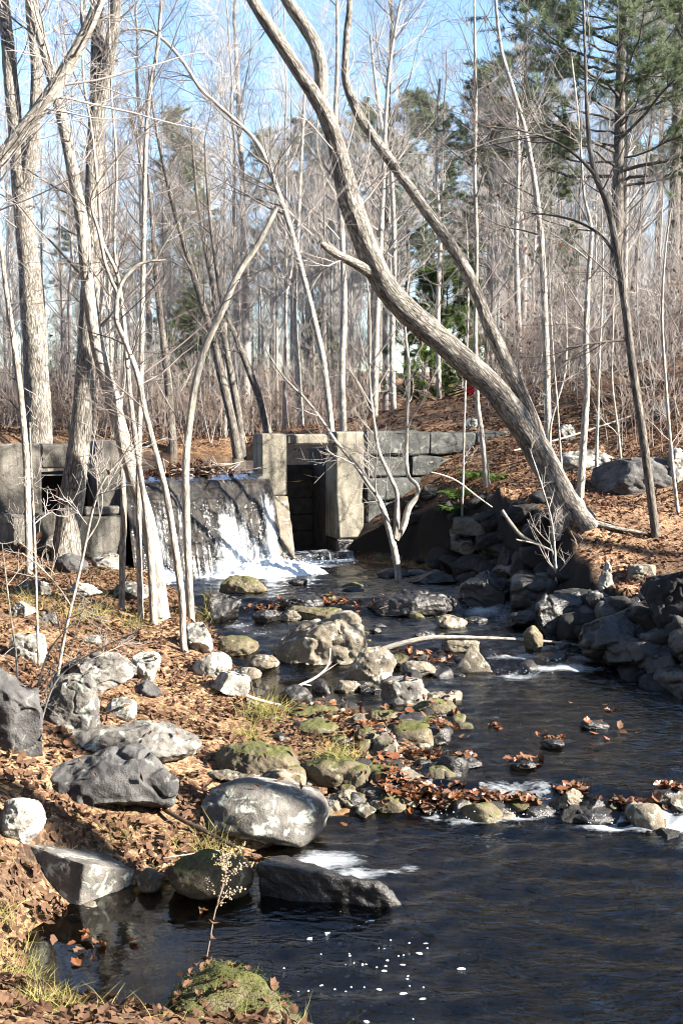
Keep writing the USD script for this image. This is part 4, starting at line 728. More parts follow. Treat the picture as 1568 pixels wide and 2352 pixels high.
traced('tree', 'white trunk slanting up out of the left picture edge', 'tree', [[(-330, 1700, 60), (-250, 1300, 56), (-160, 800, 52), (-90, 540, 48), (0, 368, 46), (62, 285, 44), (122, 205, 42), (182, 105, 38), (232, -10, 34), (290, -150, 26), (330, -320, 14)]], 10.4, 'bark_pale', 'twig_grey', 24, (26, 150, 450), t0=.5, sides=18)
traced('sapling', 'mottled sapling in front of the leaf slope with a dark upper fork', 'sapling', [[(432, 1602, 30), (421, 1480, 22), (419, 1400, 21), (405, 1280, 21), (382, 1135, 20), (350, 1010, 18), (331, 935, 17), (318, 868, 17), (290, 790, 16), (266, 725, 15), (272, 665, 13), (296, 625, 12), (330, 602, 10), (382, 597, 6)], [(275, 680, 11), (240, 600, 11), (225, 520, 10), (205, 470, 8), (240, 400, 8), (300, 330, 6), (400, 250, 4)]], 11.2, 'bark_grey', 'twig_dark', 25, (22, 110, 260), L=((.4, 1.3), (.2, .6), (.1, .3)), flare=.35)
traced('sapling', 'dappled sapling leaning right with a broken top', 'sapling', [[(441, 1415, 24), (431, 1260, 24), (426, 1100, 24), (441, 930, 23), (466, 812, 23), (510, 712, 21), (550, 622, 19), (592, 560, 18), (635, 474, 14)]], 12.9, 'bark_grey', 'twig_grey', 26, (8, 40, 110), L=((.5, 1.6), (.2, .7), (.1, .3)), flare=.2)
traced('sapling', 'thin pale sapling second from the left of the trio', 'sapling', [[(324, 1425, 20), (320, 1290, 18), (318, 1150, 18), (325, 800, 17), (330, 550, 15), (336, 300, 14), (345, 200, 13), (362, 110, 11), (370, -20, 9), (372, -200, 6)]], 12.2, 'bark_pale', 'twig_dark', 27, (24, 110, 300), L=((.5, 1.5), (.2, .6), (.1, .3)), t0=.35)
traced('sapling', 'sunlit thin sapling standing left in the trio', 'sapling', [[(279, 1402, 20), (281, 1290, 20), (284, 1150, 19), (281, 1080, 16), (276, 950, 12), (288, 830, 11), (280, 700, 10), (262, 560, 9), (268, 380, 8), (255, 200, 6), (250, 0, 4)]], 12.6, 'bark_pale', 'twig_grey', 28, (14, 70, 200), L=((.4, 1.2), (.2, .6), (.1, .3)), leaves=8)
traced('sapling', 'rough barked stem pressed against the curving white tree', 'sapling', [[(354, 1462, 26), (347, 1300, 24), (338, 1200, 20), (318, 1060, 17), (300, 920, 15), (286, 760, 13), (272, 640, 12), (232, 540, 11), (228, 480, 10), (215, 330, 8), (190, 150, 7), (200, -50, 5)]], 12.1, 'bark_grey', 'twig_dark', 29, (16, 80, 220), L=((.4, 1.4), (.2, .6), (.1, .3)), t0=.4)
traced('sapling', 'slim dark stem near the left edge in front of the wall', 'sapling', [[(66, 1290, 24), (62, 1100, 22), (50, 930, 20), (28, 760, 18), (12, 650, 14), (2, 560, 11), (-10, 400, 9)]], 14.5, 'bark_grey', 'twig_dark', 30, (16, 80, 200), L=((.5, 1.4), (.2, .7), (.1, .3)))
traced('sapling', 'leafless whip with a spray of twigs at the near left bank', 'sapling', [[(62, 1790, 14), (100, 1640, 11), (150, 1450, 10), (186, 1300, 9), (232, 1110, 8), (290, 1040, 5), (315, 990, 3)], [(165, 1395, 6), (120, 1330, 5), (50, 1270, 3)], [(200, 1250, 6), (235, 1170, 5), (215, 1060, 3)]], 8.8, 'bark_grey', 'twig_grey', 31, (18, 70, 150), L=((.25, .8), (.12, .4), (.06, .2)), t0=.3, leaves=6)
traced('sapling', 'straight pencil thin sapling at the near left bank', 'sapling', [[(92, 1570, 10), (86, 1450, 8), (80, 1250, 8), (72, 1080, 7), (68, 970, 4)], [(80, 1270, 4), (50, 1250, 3), (35, 1238, 2)], [(78, 1200, 4), (100, 1185, 3), (120, 1175, 2)]], 9.6, 'bark_grey', 'twig_grey', 32, (10, 36, 80), L=((.2, .6), (.1, .3), (.06, .2)), leaves=3)
traced('sapling', 'cluster of crooked twiggy stems in the lower left corner', 'sapling', [[(20, 1850, 14), (45, 1700, 11), (80, 1600, 8), (110, 1500, 6), (180, 1420, 3)], [(22, 1840, 12), (70, 1720, 9), (130, 1560, 6), (250, 1480, 3), (320, 1450, 2)], [(22, 1830, 10), (40, 1560, 7), (20, 1380, 5), (5, 1250, 3)]], 8.2, 'bark_grey', 'twig_grey', 33, (12, 50, 120), L=((.25, .8), (.1, .4), (.06, .2)), t0=.2, leaves=5)
# the shrub at the sluice
traced('shrub', 'three stemmed bare shrub growing from the pool edge under the right pier', 'shrub', [[(918, 1245, 26), (880, 1170, 20), (845, 1110, 15), (812, 1062, 13), (770, 1012, 11), (735, 960, 9), (700, 915, 8), (655, 870, 6), (610, 800, 4)], [(920, 1235, 22), (912, 1140, 14), (893, 1090, 13), (868, 1030, 11), (856, 950, 10), (848, 860, 8), (850, 760, 6), (842, 640, 4)], [(921, 1238, 22), (928, 1205, 22), (938, 1165, 22), (958, 1140, 14), (960, 1115, 12), (938, 1098, 12), (933, 1050, 13), (935, 960, 12), (938, 850, 10), (930, 740, 7), (945, 600, 4)]], 16.6, 'bark_grey', 'twig_grey', 34, (40, 220, 500), L=((.6, 2.0), (.3, .9), (.1, .4)), t0=.3, names=['trunk', 'stem', 'stem'])
# right hand trees
traced('tree', 'slim white barked tree with a few brown leaves right of the leaning trunks', 'tree', [[(1262, 1060, 24), (1256, 900, 22), (1250, 700, 20), (1243, 560, 19), (1230, 440, 17), (1210, 320, 15), (1180, 210, 13), (1150, 110, 11), (1137, -10, 9), (1130, -200, 6)]], 17.2, 'bark_pale', 'twig_dark', 35, (30, 170, 420), L=((.6, 2.0), (.3, .8), (.12, .4)), t0=.35, leaves=60)
traced('tree', 'dark slender tree standing on the sunny leaf bank at the right', 'tree', [[(1507, 1290, 28), (1492, 1120, 27), (1476, 1000, 26), (1455, 860, 25), (1432, 680, 24), (1410, 540, 22), (1388, 450, 20), (1366, 400, 18), (1350, 300, 13), (1345, 180, 10), (1340, 20, 8), (1335, -180, 5)], [(1368, 405, 13), (1330, 362, 10), (1270, 322, 9), (1200, 300, 6), (1120, 290, 4)], [(1425, 620, 10), (1380, 540, 9), (1300, 500, 7), (1220, 490, 5)], [(1440, 780, 9), (1350, 790, 7), (1300, 800, 5)]], 14.6, 'bark_dark', 'twig_dark', 36, (34, 190, 480), L=((.6, 2.2), (.3, .9), (.12, .4)), t0=.3)
traced('tree', 'slim grey tree between the huge boulder and the leaning trunks', 'tree', [[(1330, 1140, 26), (1340, 1010, 22), (1347, 880, 20), (1345, 780, 19), (1350, 640, 15), (1358, 540, 12), (1340, 440, 9), (1330, 300, 7), (1310, 120, 5)]], 16.2, 'bark_grey', 'twig_grey', 37, (22, 130, 320), L=((.5, 1.8), (.3, .8), (.12, .4)))
traced('tree', 'thin straight tree rising behind the leaning trunks foot', 'tree', [[(1120, 1100, 22), (1108, 1010, 18), (1096, 920, 14), (1092, 760, 13), (1094, 560, 12), (1090, 380, 11), (1092, 240, 10), (1090, 100, 8), (1088, -60, 6)]], 18.0, 'bark_grey', 'twig_dark', 38, (34, 180, 420), L=((.6, 2.2), (.3, .9), (.12, .4)), t0=.3)
for k, (st, Y, lab) in enumerate([([(1062, 1075, 8), (1068, 900, 7), (1075, 700, 5), (1070, 500, 3)], 17.5, 'whip thin stem just left of the leaning trunk foot'), ([(1272, 1130, 10), (1262, 1000, 8), (1300, 830, 6), (1290, 640, 4)], 16.8, 'forked whip in front of the pale flat boulder'), ([(1302, 1190, 10), (1290, 1080, 8), (1280, 940, 7), (1268, 780, 5), (1260, 600, 3)], 16, 'bent whip growing right at the leaning tree roots'), ([(1368, 1090, 11), (1372, 960, 10), (1376, 820, 8), (1384, 660, 6), (1380, 470, 4)], 17.4, 'upright pale whip left of the dark slender tree'), ([(1560, 1210, 13), (1545, 1080, 12), (1530, 900, 10), (1520, 700, 8), (1540, 480, 5)], 15.6, 'pale whip near the right edge above the overhanging rock'), ([(1280, 1285, 9), (1270, 1220, 8), (1245, 1120, 6), (1215, 1030, 3)], 14.2, 'small bare shoot with white side twigs above the black boulder'), ([(1435, 1130, 9), (1420, 1000, 8), (1405, 850, 6), (1410, 640, 4)], 17.0, 'thin whip standing close behind the huge grey boulder')]):
    traced('whip', lab, 'sapling', [st], Y, 'bark_pale', 'twig_grey', 60 + k, (12, 50, 100), L=((.25, .9), (.12, .4), (.06, .2)), t0=.2, ang=(35, 60))
# middle distance
for k, (st, Y, lab, bk_, tw) in enumerate([
    ([(552, 1085, 34), (535, 980, 30), (512, 880, 28), (490, 780, 24), (462, 690, 20), (438, 610, 18), (405, 500, 15), (385, 420, 12), (360, 300, 9), (340, 150, 6)], 27, 'dark leaning tree on the far pond shore, left of a parallel twin', 'bark_dark', 'twig_dark'),
    ([(558, 1080, 26), (548, 960, 24), (530, 860, 22), (512, 760, 20), (490, 660, 18), (470, 560, 14), (450, 430, 10), (440, 280, 6)], 27.6, 'dark leaning tree on the far pond shore, right of a parallel twin', 'bark_dark', 'twig_dark'),
    ([(625, 1000, 26), (600, 930, 24), (572, 850, 22), (540, 770, 19), (512, 700, 16), (495, 600, 13), (480, 480, 9), (470, 330, 6)], 26, 'dark leaning tree just left of the sluice top', 'bark_dark', 'twig_dark'),
    ([(398, 1070, 30), (392, 960, 28), (384, 860, 25), (372, 760, 22), (360, 650, 18), (350, 520, 14), (340, 400, 9)], 29, 'dark straight tree across the pond behind the curved sapling', 'bark_dark', 'twig_dark'),
    ([(765, 1010, 20), (742, 830, 20), (718, 720, 19), (690, 610, 18), (662, 510, 17), (635, 430, 15), (592, 330, 13), (545, 280, 11), (500, 240, 11), (462, 205, 12), (420, 140, 11), (380, 95, 10), (340, 68, 9), (300, 66, 7), (275, 72, 4)], 21.5, 'pale tree arching far over to the left with a drooping dark top', 'bark_grey', 'twig_dark'),
    ([(790, 1000, 24), (785, 850, 22), (790, 700, 20), (784, 520, 18), (770, 300, 16), (775, 100, 12), (770, -80, 8)], 24, 'straight grey tree behind the lintel', 'bark_grey', 'twig_grey'),
    ([(860, 1000, 22), (862, 820, 20), (872, 600, 18), (880, 400, 15), (890, 200, 11), (920, 0, 8)], 25, 'straight pale tree behind the stone wall', 'bark_pale', 'twig_grey'),
    ([(905, 980, 20), (900, 800, 18), (905, 600, 16), (900, 420, 13), (870, 250, 10), (850, 80, 7)], 26, 'slender pale tree left of the leaf mound', 'bark_pale', 'twig_grey'),
    ([(692, 1000, 22), (684, 860, 20), (676, 720, 17), (682, 560, 15), (690, 400, 11), (700, 200, 8)], 30, 'white barked tree glimpsed above the sluice', 'bark_pale', 'twig_grey'),
    ([(1195, 900, 20), (1190, 740, 18), (1185, 560, 16), (1190, 380, 12), (1180, 200, 8)], 28, 'straight tree on the hill crest behind the second trunk', 'bark_grey', 'twig_grey'),
    ([(1012, 900, 16), (1005, 720, 15), (1010, 560, 13), (1002, 380, 10), (1010, 180, 7)], 32, 'thin tree beside the bright young pine', 'bark_grey', 'twig_grey')]):
    traced('woodland_tree', lab, 'tree', [st], Y, bk_, tw, 80 + k, (34, 190, 560), L=((.8, 3.0), (.5, 1.4), (.2, .6)), t0=.3, sides=10, thick=.9, flare=.1)

# ------------------------------------------------------------------ woods behind: a few kinds, repeated
def make_bare(seed, H, n1, n2, n3, r, bark, twig, low=.28, lean=.03, ang=(28, 60)):
    rng = np.random.default_rng(seed); K = 16; z = np.linspace(0, H, K)
    wob = np.cumsum(rng.normal(0, lean * H / K * 1.6, (K, 2)), 0); P = np.column_stack([wob - wob[0], z]); R = r * (1 - z / H * .93) + .006
    (A, RA), fine = twigs_on(rng, P[None], R[None], n1, n2, n3, (H * .12, H * .3), (H * .05, H * .13), (H * .02, H * .06), t0=low, up=.55, ang=ang, thick=1.5, rmin=.0045)
    return (P, R), (A, RA), fine
kinds = []
for k, (H, n1, n2, n3, r, bark, twig, low) in enumerate([(14, 34, 230, 1100, .12, 'far_bark', 'twig_pale', .3), (16, 30, 220, 1000, .14, 'far_bark', 'twig_pale', .35), (11, 38, 240, 1100, .08, 'far_bark', 'twig_pale', .2), (18, 30, 220, 1000, .17, 'bark_dark', 'twig_grey', .4), (9, 36, 220, 1000, .06, 'far_bark', 'twig_brown', .2), (13, 32, 220, 1000, .10, 'bark_pale', 'twig_pale', .3)]):
    kinds.append((k, make_bare(300 + k, H, n1, n2, n3, r, bark, twig, low), bark, twig))
kind_lab = ['round crowned bare tree', 'tall grey bare tree', 'slim bushy bare tree', 'tall dark bare tree', 'short brown twigged bare tree', 'pale trunked bare tree']
def where(x, y):
    px = CX + F * x / y
    a = 'behind the left wall' if px < 230 else 'across the pond behind the saplings' if px < 440 else 'across the pond above the waterfall' if px < 600 else 'above the sluice' if px < 800 else 'behind the stone wall' if px < 980 else 'behind the leaning trunks' if px < 1190 else 'behind the slim white tree' if px < 1330 else 'under the big pine' if px < 1470 else 'at the right picture edge'
    return ('in the near woods ' if y < 38 else 'in the middle woods ' if y < 58 else 'in the farthest woods ') + a
def named(kind, x, y): return dict(label=kind + ' ' + where(x, y), group=kind + 's ' + where(x, y))
rng = np.random.default_rng(4); first = {}
def plant_spots(rng, n, ylo, yhi, xr, mind=.9, avoid=()):
    out = []
    while len(out) < n:
        y = ylo + (yhi - ylo) * rng.random() ** 1.1; x = rng.uniform(-1, 1) * (y * xr + 1.5)
        if inside(POND, np.array([x]), np.array([y]))[0] or sdist(POND, np.array([x]), np.array([y]))[0] < .4: continue
        if any((x - a) ** 2 + (y - b) ** 2 < mind ** 2 for a, b in out): continue
        if .045 < x / y < .135 and y < 53: continue
        out.append((x, y))
    return out
for i, (x, y) in enumerate(plant_spots(rng, 112, 27, 90, .36)):
    if (y < 31 and abs(x) < 2) or (x < 0 and y < 60 and i % 3 == 0) or (y < 32 and .12 < x / y < .34): continue
    k = i % 6; z = float(ground_z(x, y)); sc = rng.uniform(.75, 1.1); loc = (x, y, z - .05); rz = rng.uniform(0, 6.28)
    if k not in first:
        _, ((P, R), (A, RA), fine), bark, twig = kinds[k]; t = thing('bare_tree', cat='tree', loc=loc, **named(kind_lab[k], x, y)); o = np.array(loc)
        tv, tf = tubes(P[None] + o, R[None], 8); put('trunk', (tv, tf), bark, t, attrs={'bk': (tv - o)}); put('branches', tubes(A + o, RA, 4), twig, t); put('twigs', cat_mesh([tubes(a + o, r, 3) for a, r in fine]), twig, t); first[k] = t
    else: copy_of(first[k], loc, rz, sc, cat='tree', tilt=(rng.normal(0, 2.5), rng.normal(0, 2.5)), **named(kind_lab[k], x, y))
for i, (x, y) in enumerate(plant_spots(rng, 90, 44, 100, .38, 1.2)):
    k = (2, 4, 0)[i % 3]; copy_of(first[k], (x, y, float(ground_z(x, y)) - .05), rng.uniform(0, 6.28), rng.uniform(.6, .85), cat='tree', **named(('young bushy grey tree', 'young brown twigged tree', 'young round crowned tree')[i % 3], x, y))
for i, (x, y) in enumerate(plant_spots(rng, 64, 30, 62, .35, .8)):
    k = (0, 1, 2, 5)[i % 4]; copy_of(first[k], (x, y, float(ground_z(x, y)) - .05), rng.uniform(0, 6.28), (rng.uniform(.45, .62), ) * 2 + (rng.uniform(.6, .9), ), cat='tree', **named(('thin grey bare tree', 'thin tall bare tree', 'thin bushy bare tree', 'thin pale bare tree')[i % 4], x, y))
# pines
def needle_tufts(rng, C, D_, ln, n=16, w=.004):
    m = len(C); C, D_ = np.repeat(C, n, 0), np.repeat(D_, n, 0)
    d = nrm(D_ * .9 + rng.normal(size=(m * n, 3)) * .75); s = nrm(np.cross(d, rng.normal(size=(m * n, 3)))) * w
    L = (ln * rng.uniform(.7, 1.15, m * n))[:, None]; v = np.stack([C - s, C + s, C + d * L], 1)
    return v.reshape(-1, 3), np.arange(m * n * 3).reshape(-1, 3)
def make_pine(seed, H, low, spread, nb, n2, n3, ln, w, nn, r):
    rng = np.random.default_rng(seed); K = 14; z = np.linspace(0, H, K); P = np.column_stack([rng.normal(0, .02 * H / K, (K, 2)).cumsum(0) * .5, z]); P[0, :2] = 0
    R = r * (1 - z / H * .95) + .01
    tl = low + (1 - low) * (np.arange(nb) + rng.random(nb)) / nb; az = rng.uniform(0, 6.28, nb); i = tl * (K - 1); a = i.astype(int).clip(0, K - 2); wf = (i - a)[:, None]
    base = P[a] * (1 - wf) + P[a + 1] * wf; Lb = spread * (1.05 - tl) ** .7 * rng.uniform(.55, 1.1, nb) + .3
    d = np.stack([np.cos(az), np.sin(az), np.full(nb, .32) + .5 * (tl - low)], 1); A = base[:, None] + nrm(d)[:, None] * (Lb[:, None] * np.linspace(0, 1, 8))[..., None]
    A[:, :, 2] += (Lb[:, None] * .10) * (np.linspace(0, 1, 8) ** 2)[None] - (Lb[:, None] * .06) * np.sin(np.linspace(0, 1, 8) * 3.14)[None]
    A[:, 1:] += np.cumsum(rng.normal(0, .018, (nb, 7, 3)), 1) * Lb[:, None, None]
    RA = np.maximum(Lb * .012, .012)[:, None] * np.linspace(1, .25, 8)
    B, RB = spawn(rng, A, RA, n2, .3, 1, (30, 60), (spread * .14, spread * .34), 5, .12, .1, .6, .004, .2)
    B[:, :, 2] = B[:, :1, 2] + (B[:, :, 2] - B[:, :1, 2]) * .45
    ii = rng.integers(len(B), size=n3); tt = rng.uniform(.35, 1, n3) * 3.99; j = tt.astype(int); wq = (tt - j)[:, None]
    C = B[ii, j] * (1 - wq) + B[ii, j + 1] * wq + rng.normal(0, .03, (n3, 3)); Dd = nrm(B[ii, j + 1] - B[ii, j] + [0, 0, .05])
    return (P, R), (A, RA), (B, RB), needle_tufts(rng, C, Dd, ln, nn, w)
def pine(name, label, spec, loc, group=None, needles='needles'):
    (P, R), (A, RA), (B, RB), nd = make_pine(*spec); o = np.array(loc, float); t = thing(name, label, 'tree', loc, group)
    tv, tf = tubes(P[None] + o, R[None], 10); put('trunk', (tv, tf), 'bark_dark', t, attrs={'bk': tv - o}); put('branches', cat_mesh([tubes(A + o, RA, 5), tubes(B + o, RB, 3)]), 'bark_dark', t); put('foliage', (nd[0] + o, nd[1]), needles, t, smooth=False)
    return t
def gl(x, y): return (x, y, float(ground_z(x, y)) - .1)
pine('pine_tree', 'tall white pine with feathery plumes filling the upper right sky', (700, 19, .28, 5.2, 95, 1500, 26000, .19, .006, 12, .2), gl(7.6, 31))
pA = pine('pine_tree', 'bushy white pine at the right picture edge behind the big pine', (701, 21, .42, 4.2, 80, 800, 9000, .19, .008, 12, .24), gl(10.6, 36), 'pines')
pB = pine('pine_tree', 'hazy pine rising in the centre of the far woods', (702, 15, .35, 3.2, 70, 620, 7500, .22, .010, 12, .17), gl(3.4, 58))
for x, y, sc, lab, src in [(-8.4, 60, 1.0, 'faint pine left of the broken topped sapling', pB), (-1.8, 66, 1.05, 'dark pine behind the dead stub of the leaning tree', pB), (6.6, 50, .95, 'pine half hidden behind the second trunk', pB), (14.2, 47, 1.0, 'dense pine in the right hand woods', pA), (9.4, 62, .85, 'far pine between the slim trees at the right', pA), (-14, 62, .9, 'far pine at the left behind the huge pale trunk', pB), (.6, 75, 1.2, 'most distant pine over the middle of the pond', pB), (17, 60, 1.1, 'far pine near the right edge', pA), (12.4, 33, .9, 'pine with dark twin trunk at the right edge', pA), (2.0, 70, 1.15, 'dull green pine above the stone wall', pB), (5.4, 66, 1.1, 'dull green pine right of the second trunk', pB), (9.8, 74, 1.2, 'far pine behind the slim white tree', pB), (-4.6, 74, 1.1, 'far pine left of the leaning trunks top', pB), (12.5, 76, 1.2, 'far pine behind the dark slender tree', pB), (-11, 78, 1.1, 'far pine over the waterfall saplings', pB), (8.2, 44, .7, 'smaller pine between the slim white tree and the dark one', pB)]:
    copy_of(src, gl(x, y), x * 1.7, sc, lab, 'pines', 'tree')
pine('young_pine', 'bright green young pine beside the red coated person', (703, 4.4, .03, 2.2, 70, 560, 5200, .17, .009, 12, .05), gl(3.4, 36), None, 'needles_bright')
yp = pine('young_pine', 'yellow green young pine on the far pond shore', (704, 4.5, .05, 1.8, 55, 380, 2600, .17, .010, 12, .05), gl(-5.1, 41), None, 'needles_bright')
copy_of(yp, gl(-6.6, 46), 2, 1.0, 'dark green young pine deeper behind the pond shore', None, 'tree'); copy_of(yp, gl(-.6, 44), 1, .9, 'young pine behind the straight tree above the sluice', None, 'tree')
# brush on the right hill and round the pond
def make_brush(seed, n, H, spread, twig):
    rng = np.random.default_rng(seed); b = np.column_stack([rng.normal(0, spread, (n, 2)), np.zeros(n)]); d = nrm(np.column_stack([rng.normal(0, .22, (n, 2)), np.ones(n)])); L = rng.uniform(.5, 1, n) * H; K = 9
    P = [b]
    for k in range(1, K): d = nrm(d + rng.normal(0, .07, (n, 3)) + [0, 0, .05]); P.append(P[-1] + d * (L / (K - 1))[:, None])
    P = np.stack(P, 1); R = (.004 + .002 * L)[:, None] * np.linspace(1, .3, K)
    A, RA = spawn(rng, P, R, n * 9, .25, 1, (25, 60), (.3, 1.1), 6, .2, .1, .6, .003, .4); B, RB = spawn(rng, A, RA, n * 22, .15, 1, (25, 65), (.12, .5), 4, .1, .12, .7, .0028, .3)
    return (P, R), (A, RA), (B, RB)
brush = []
for k, (n, H, sp, tw, lv) in enumerate([(9, 3.8, .5, 'twig_grey', 0), (12, 2.6, .6, 'twig_brown', 60), (7, 4.6, .4, 'twig_grey', 0), (14, 1.6, .6, 'twig_brown', 120)]):
    brush.append((make_brush(400 + k, n, H, sp, tw), tw, lv))
blab = ['grey whip thicket', 'reddish leafy brush clump', 'very tall whip clump', 'low brown leafy brush clump']
firstb = {}; rng = np.random.default_rng(14); spots = []
while len(spots) < 170:
    if rng.random() < .5: y = rng.uniform(18.5, 34); x = rng.uniform(1.2, .34 * y + 1)
    else: y = rng.uniform(29.5, 45); x = rng.uniform(-.36 * y, .2 * y)
    if sdist(POND, np.array([x]), np.array([y]))[0] < .3 or (y < 21 and x < 4.4): continue
    if .01 < x / y < .15 and y > 21: continue
    spots.append((x, y))
for i, (x, y) in enumerate(spots):
    k = i % 4; loc = (x, y, float(ground_z(x, y)) - .03)
    if k not in firstb:
        ((P, R), (A, RA), (B, RB)), tw, lv = brush[k]; o = np.array(loc); t = thing('brush', cat='brush', loc=loc, **named(blab[k], x, y))
        put('stems', tubes(P + o, R, 4), tw, t); put('twigs', cat_mesh([tubes(A + o, RA, 3), tubes(B + o, RB, 3)]), tw, t)
        if lv: j = rng.integers(len(A), size=lv); put('dead_leaves', leaf_mesh(rng, A[j, -1] + o, rng.uniform(.05, .09, lv), hang=True, simple=True), 'leaf_red', t)
        firstb[k] = t
    else: copy_of(firstb[k], loc, rng.uniform(0, 6.28), rng.uniform(.7, 1.15), cat='brush', **named(blab[k], x, y))
for i in range(60):
    x, y = rng.uniform(-11, .6), rng.uniform(29.2, 37)
    if sdist(POND, np.array([x]), np.array([y]))[0] < .2: continue
    k = i % 4; copy_of(firstb[k], (x, y, float(ground_z(x, y)) - .03), rng.uniform(0, 6.28), rng.uniform(.6, 1.0), cat='brush', **named(('grey pond shore whip', 'leafy pond shore brush', 'tall pond shore whip', 'low pond shore brush')[k], x, y))
# the trees behind and right of the viewer that dapple the stream
for k, (x, y, kk, sc) in enumerate([(14, 1.5, 3, .9), (19, 9, 1, .9)]):
    copy_of(first[kk], (x, y, float(ground_z(x, y)) - .05), k * 1.3, sc, kind_lab[kk] + ' outside the picture on the right', 'bare trees outside the picture on the right', 'tree')
# ------------------------------------------------------------------ fallen leaves, grass, sticks
RP = np.vstack([p[::3] for p in rock_pts]); RT = cKDTree(RP[:, :2])
def rest_z(x, y):
    """Height of what a leaf would lie on at (x, y): the ground, or the rock that stands there; and whether it is rock."""
    z = ground_z(x, y); idx = RT.query_ball_point(np.column_stack([x, y]), .035)
    top = np.array([max((RP[i, 2] for i in q), default=-9) for q in idx]); return np.maximum(z, top), top > z
def gnormal(x, y, e=.08):
    return nrm(np.stack([ground_z(x - e, y) - ground_z(x + e, y), ground_z(x, y - e) - ground_z(x, y + e), np.full(len(x), 2 * e)], 1))
def litter(rng, n, x0, x1, y0, y1, sz, simple, keep_rock=.1, edge=.03, power=1.0, steep=True):
    x, y = rng.uniform(x0, x1, n), y0 + (y1 - y0) * rng.random(n) ** power
    k = (sdist(STREAM, x, y) > edge) & (sdist(POND, x, y) > .1); x, y = x[k], y[k]
    k = noise(np.stack([x * 1.7, y * 1.7, x * 0], -1), 91) + rng.normal(0, .12, len(x)) > .2; x, y = x[k], y[k]
    z, rk = rest_z(x, y); k = ~rk | (rng.random(len(x)) < keep_rock); x, y, z = x[k], y[k], z[k]
    g_ = gnormal(x, y); k = (g_[:, 2] > rng.uniform(.62, .85, len(x))) | (not steep); x, y, z = x[k], y[k], z[k]
    C = np.stack([x, y, z + rng.uniform(.004, .035, len(x))], 1)
    if not simple:
        h = rng.random(len(C)) < .6; g2 = gnormal(x, y); q = rng.uniform(sz * .4, sz * 1.35, len(C))
        return C, cat_mesh([leaf_mesh(rng, C[h], q[h], g2[h], simple=True, tilt=.42), leaf_mesh(rng, C[~h], q[~h], g2[~h], tilt=.42)])
    return C, leaf_mesh(rng, C, rng.uniform(sz * .5, sz * 1.3, len(C)), gnormal(x, y), simple=simple, tilt=.42)
rng = np.random.default_rng(55)
_, a = litter(rng, 15000, -4.2, .8, 3.4, 9.5, .054, False, .03, steep=False); _, b = litter(rng, 20000, -6, .2, 9, 17, .066, True, .05, steep=False)
o = put('leaf_litter', cat_mesh([a, b]), 'leaf_litter', smooth=False); tag(o.prim, 'sunlit tan oak and maple leaves carpeting the left bank', 'fallen leaves', kind='stuff')
_, a = litter(rng, 22000, 1.6, 9, 9, 21, .07, True, .06)
o = put('leaf_litter', a, 'leaf_red', smooth=False); tag(o.prim, 'rusty brown leaves covering the right bank and slope', 'fallen leaves', kind='stuff')
_, a = litter(rng, 20000, -12, 13, 19.5, 36, .1, True); _, b = litter(rng, 12000, -28, 28, 34, 80, .2, True)
o = put('leaf_litter', cat_mesh([a, b]), 'leaf_red', smooth=False); tag(o.prim, 'brown leaf mound and forest floor behind the stone wall', 'fallen leaves', kind='stuff')
# the leaves that show largest: each its own part of the ground
C, _ = litter(rng, 2600, -2.9, .4, 4.6, 8.6, .08, False, .0); C = C[:230]
for c in C:
    vf = leaf_mesh(rng, c[None] + [0, 0, .02], rng.uniform(.05, .085, 1), gnormal(c[:1], c[1:2]), tilt=.35); put('fallen_leaf', vf, 'leaf_litter' if rng.random() < .8 else 'leaf_red', ground, smooth=False)
# wet leaves stranded in the stream
drift = []
for px, py, rx, ry, n in [(1030, 1845, 95, 26, 120), (1110, 1840, 60, 16, 60), (930, 1830, 60, 26, 120), (605, 1396, 46, 8, 60), (775, 1384, 36, 10, 50), (840, 1400, 30, 8, 30), (1316, 1822, 30, 14, 60), (1540, 1820, 40, 14, 60), (1180, 1855, 90, 10, 50), (1430, 1852, 80, 10, 40), (1380, 1660, 120, 60, 16), (1270, 1703, 26, 6, 24), (1136, 1672, 18, 4, 10), (1000, 1520, 40, 14, 30), (940, 1500, 50, 16, 30), (1000, 1742, 50, 14, 60), (880, 1765, 70, 30, 60), (760, 1640, 120, 30, 40), (960, 1640, 90, 30, 36), (830, 1690, 120, 30, 50), (1205, 1752, 30, 10, 30), (1080, 1750, 30, 8, 26), (1020, 1700, 30, 12, 24), (460, 2095, 12, 4, 2), (200, 2180, 60, 50, 12)]:
    for _ in range(n):
        p = on(rng.normal(px, rx * .55), rng.normal(py, ry * .55)); drift.append(p)
drift = np.array(drift); z, rk = rest_z(drift[:, 0], drift[:, 1]); drift[:, 2] = np.maximum(drift[:, 2], z) + rng.uniform(.004, .03, len(drift))
dh = rng.random(len(drift)) < .35
o = put('leaf_drift', leaf_mesh(rng, drift[dh], rng.uniform(.045, .08, dh.sum()), tilt=.5), 'leaf_litter', smooth=False); tag(o.prim, 'paler dry leaves lying on top of the stranded wet ones', 'fallen leaves', kind='stuff')
o = put('leaf_drift', leaf_mesh(rng, drift[~dh], rng.uniform(.04, .08, (~dh).sum()), tilt=.4), 'leaf_wet', smooth=False); tag(o.prim, 'wet orange leaves stranded on stones and riffles in the stream', 'fallen leaves', kind='stuff')
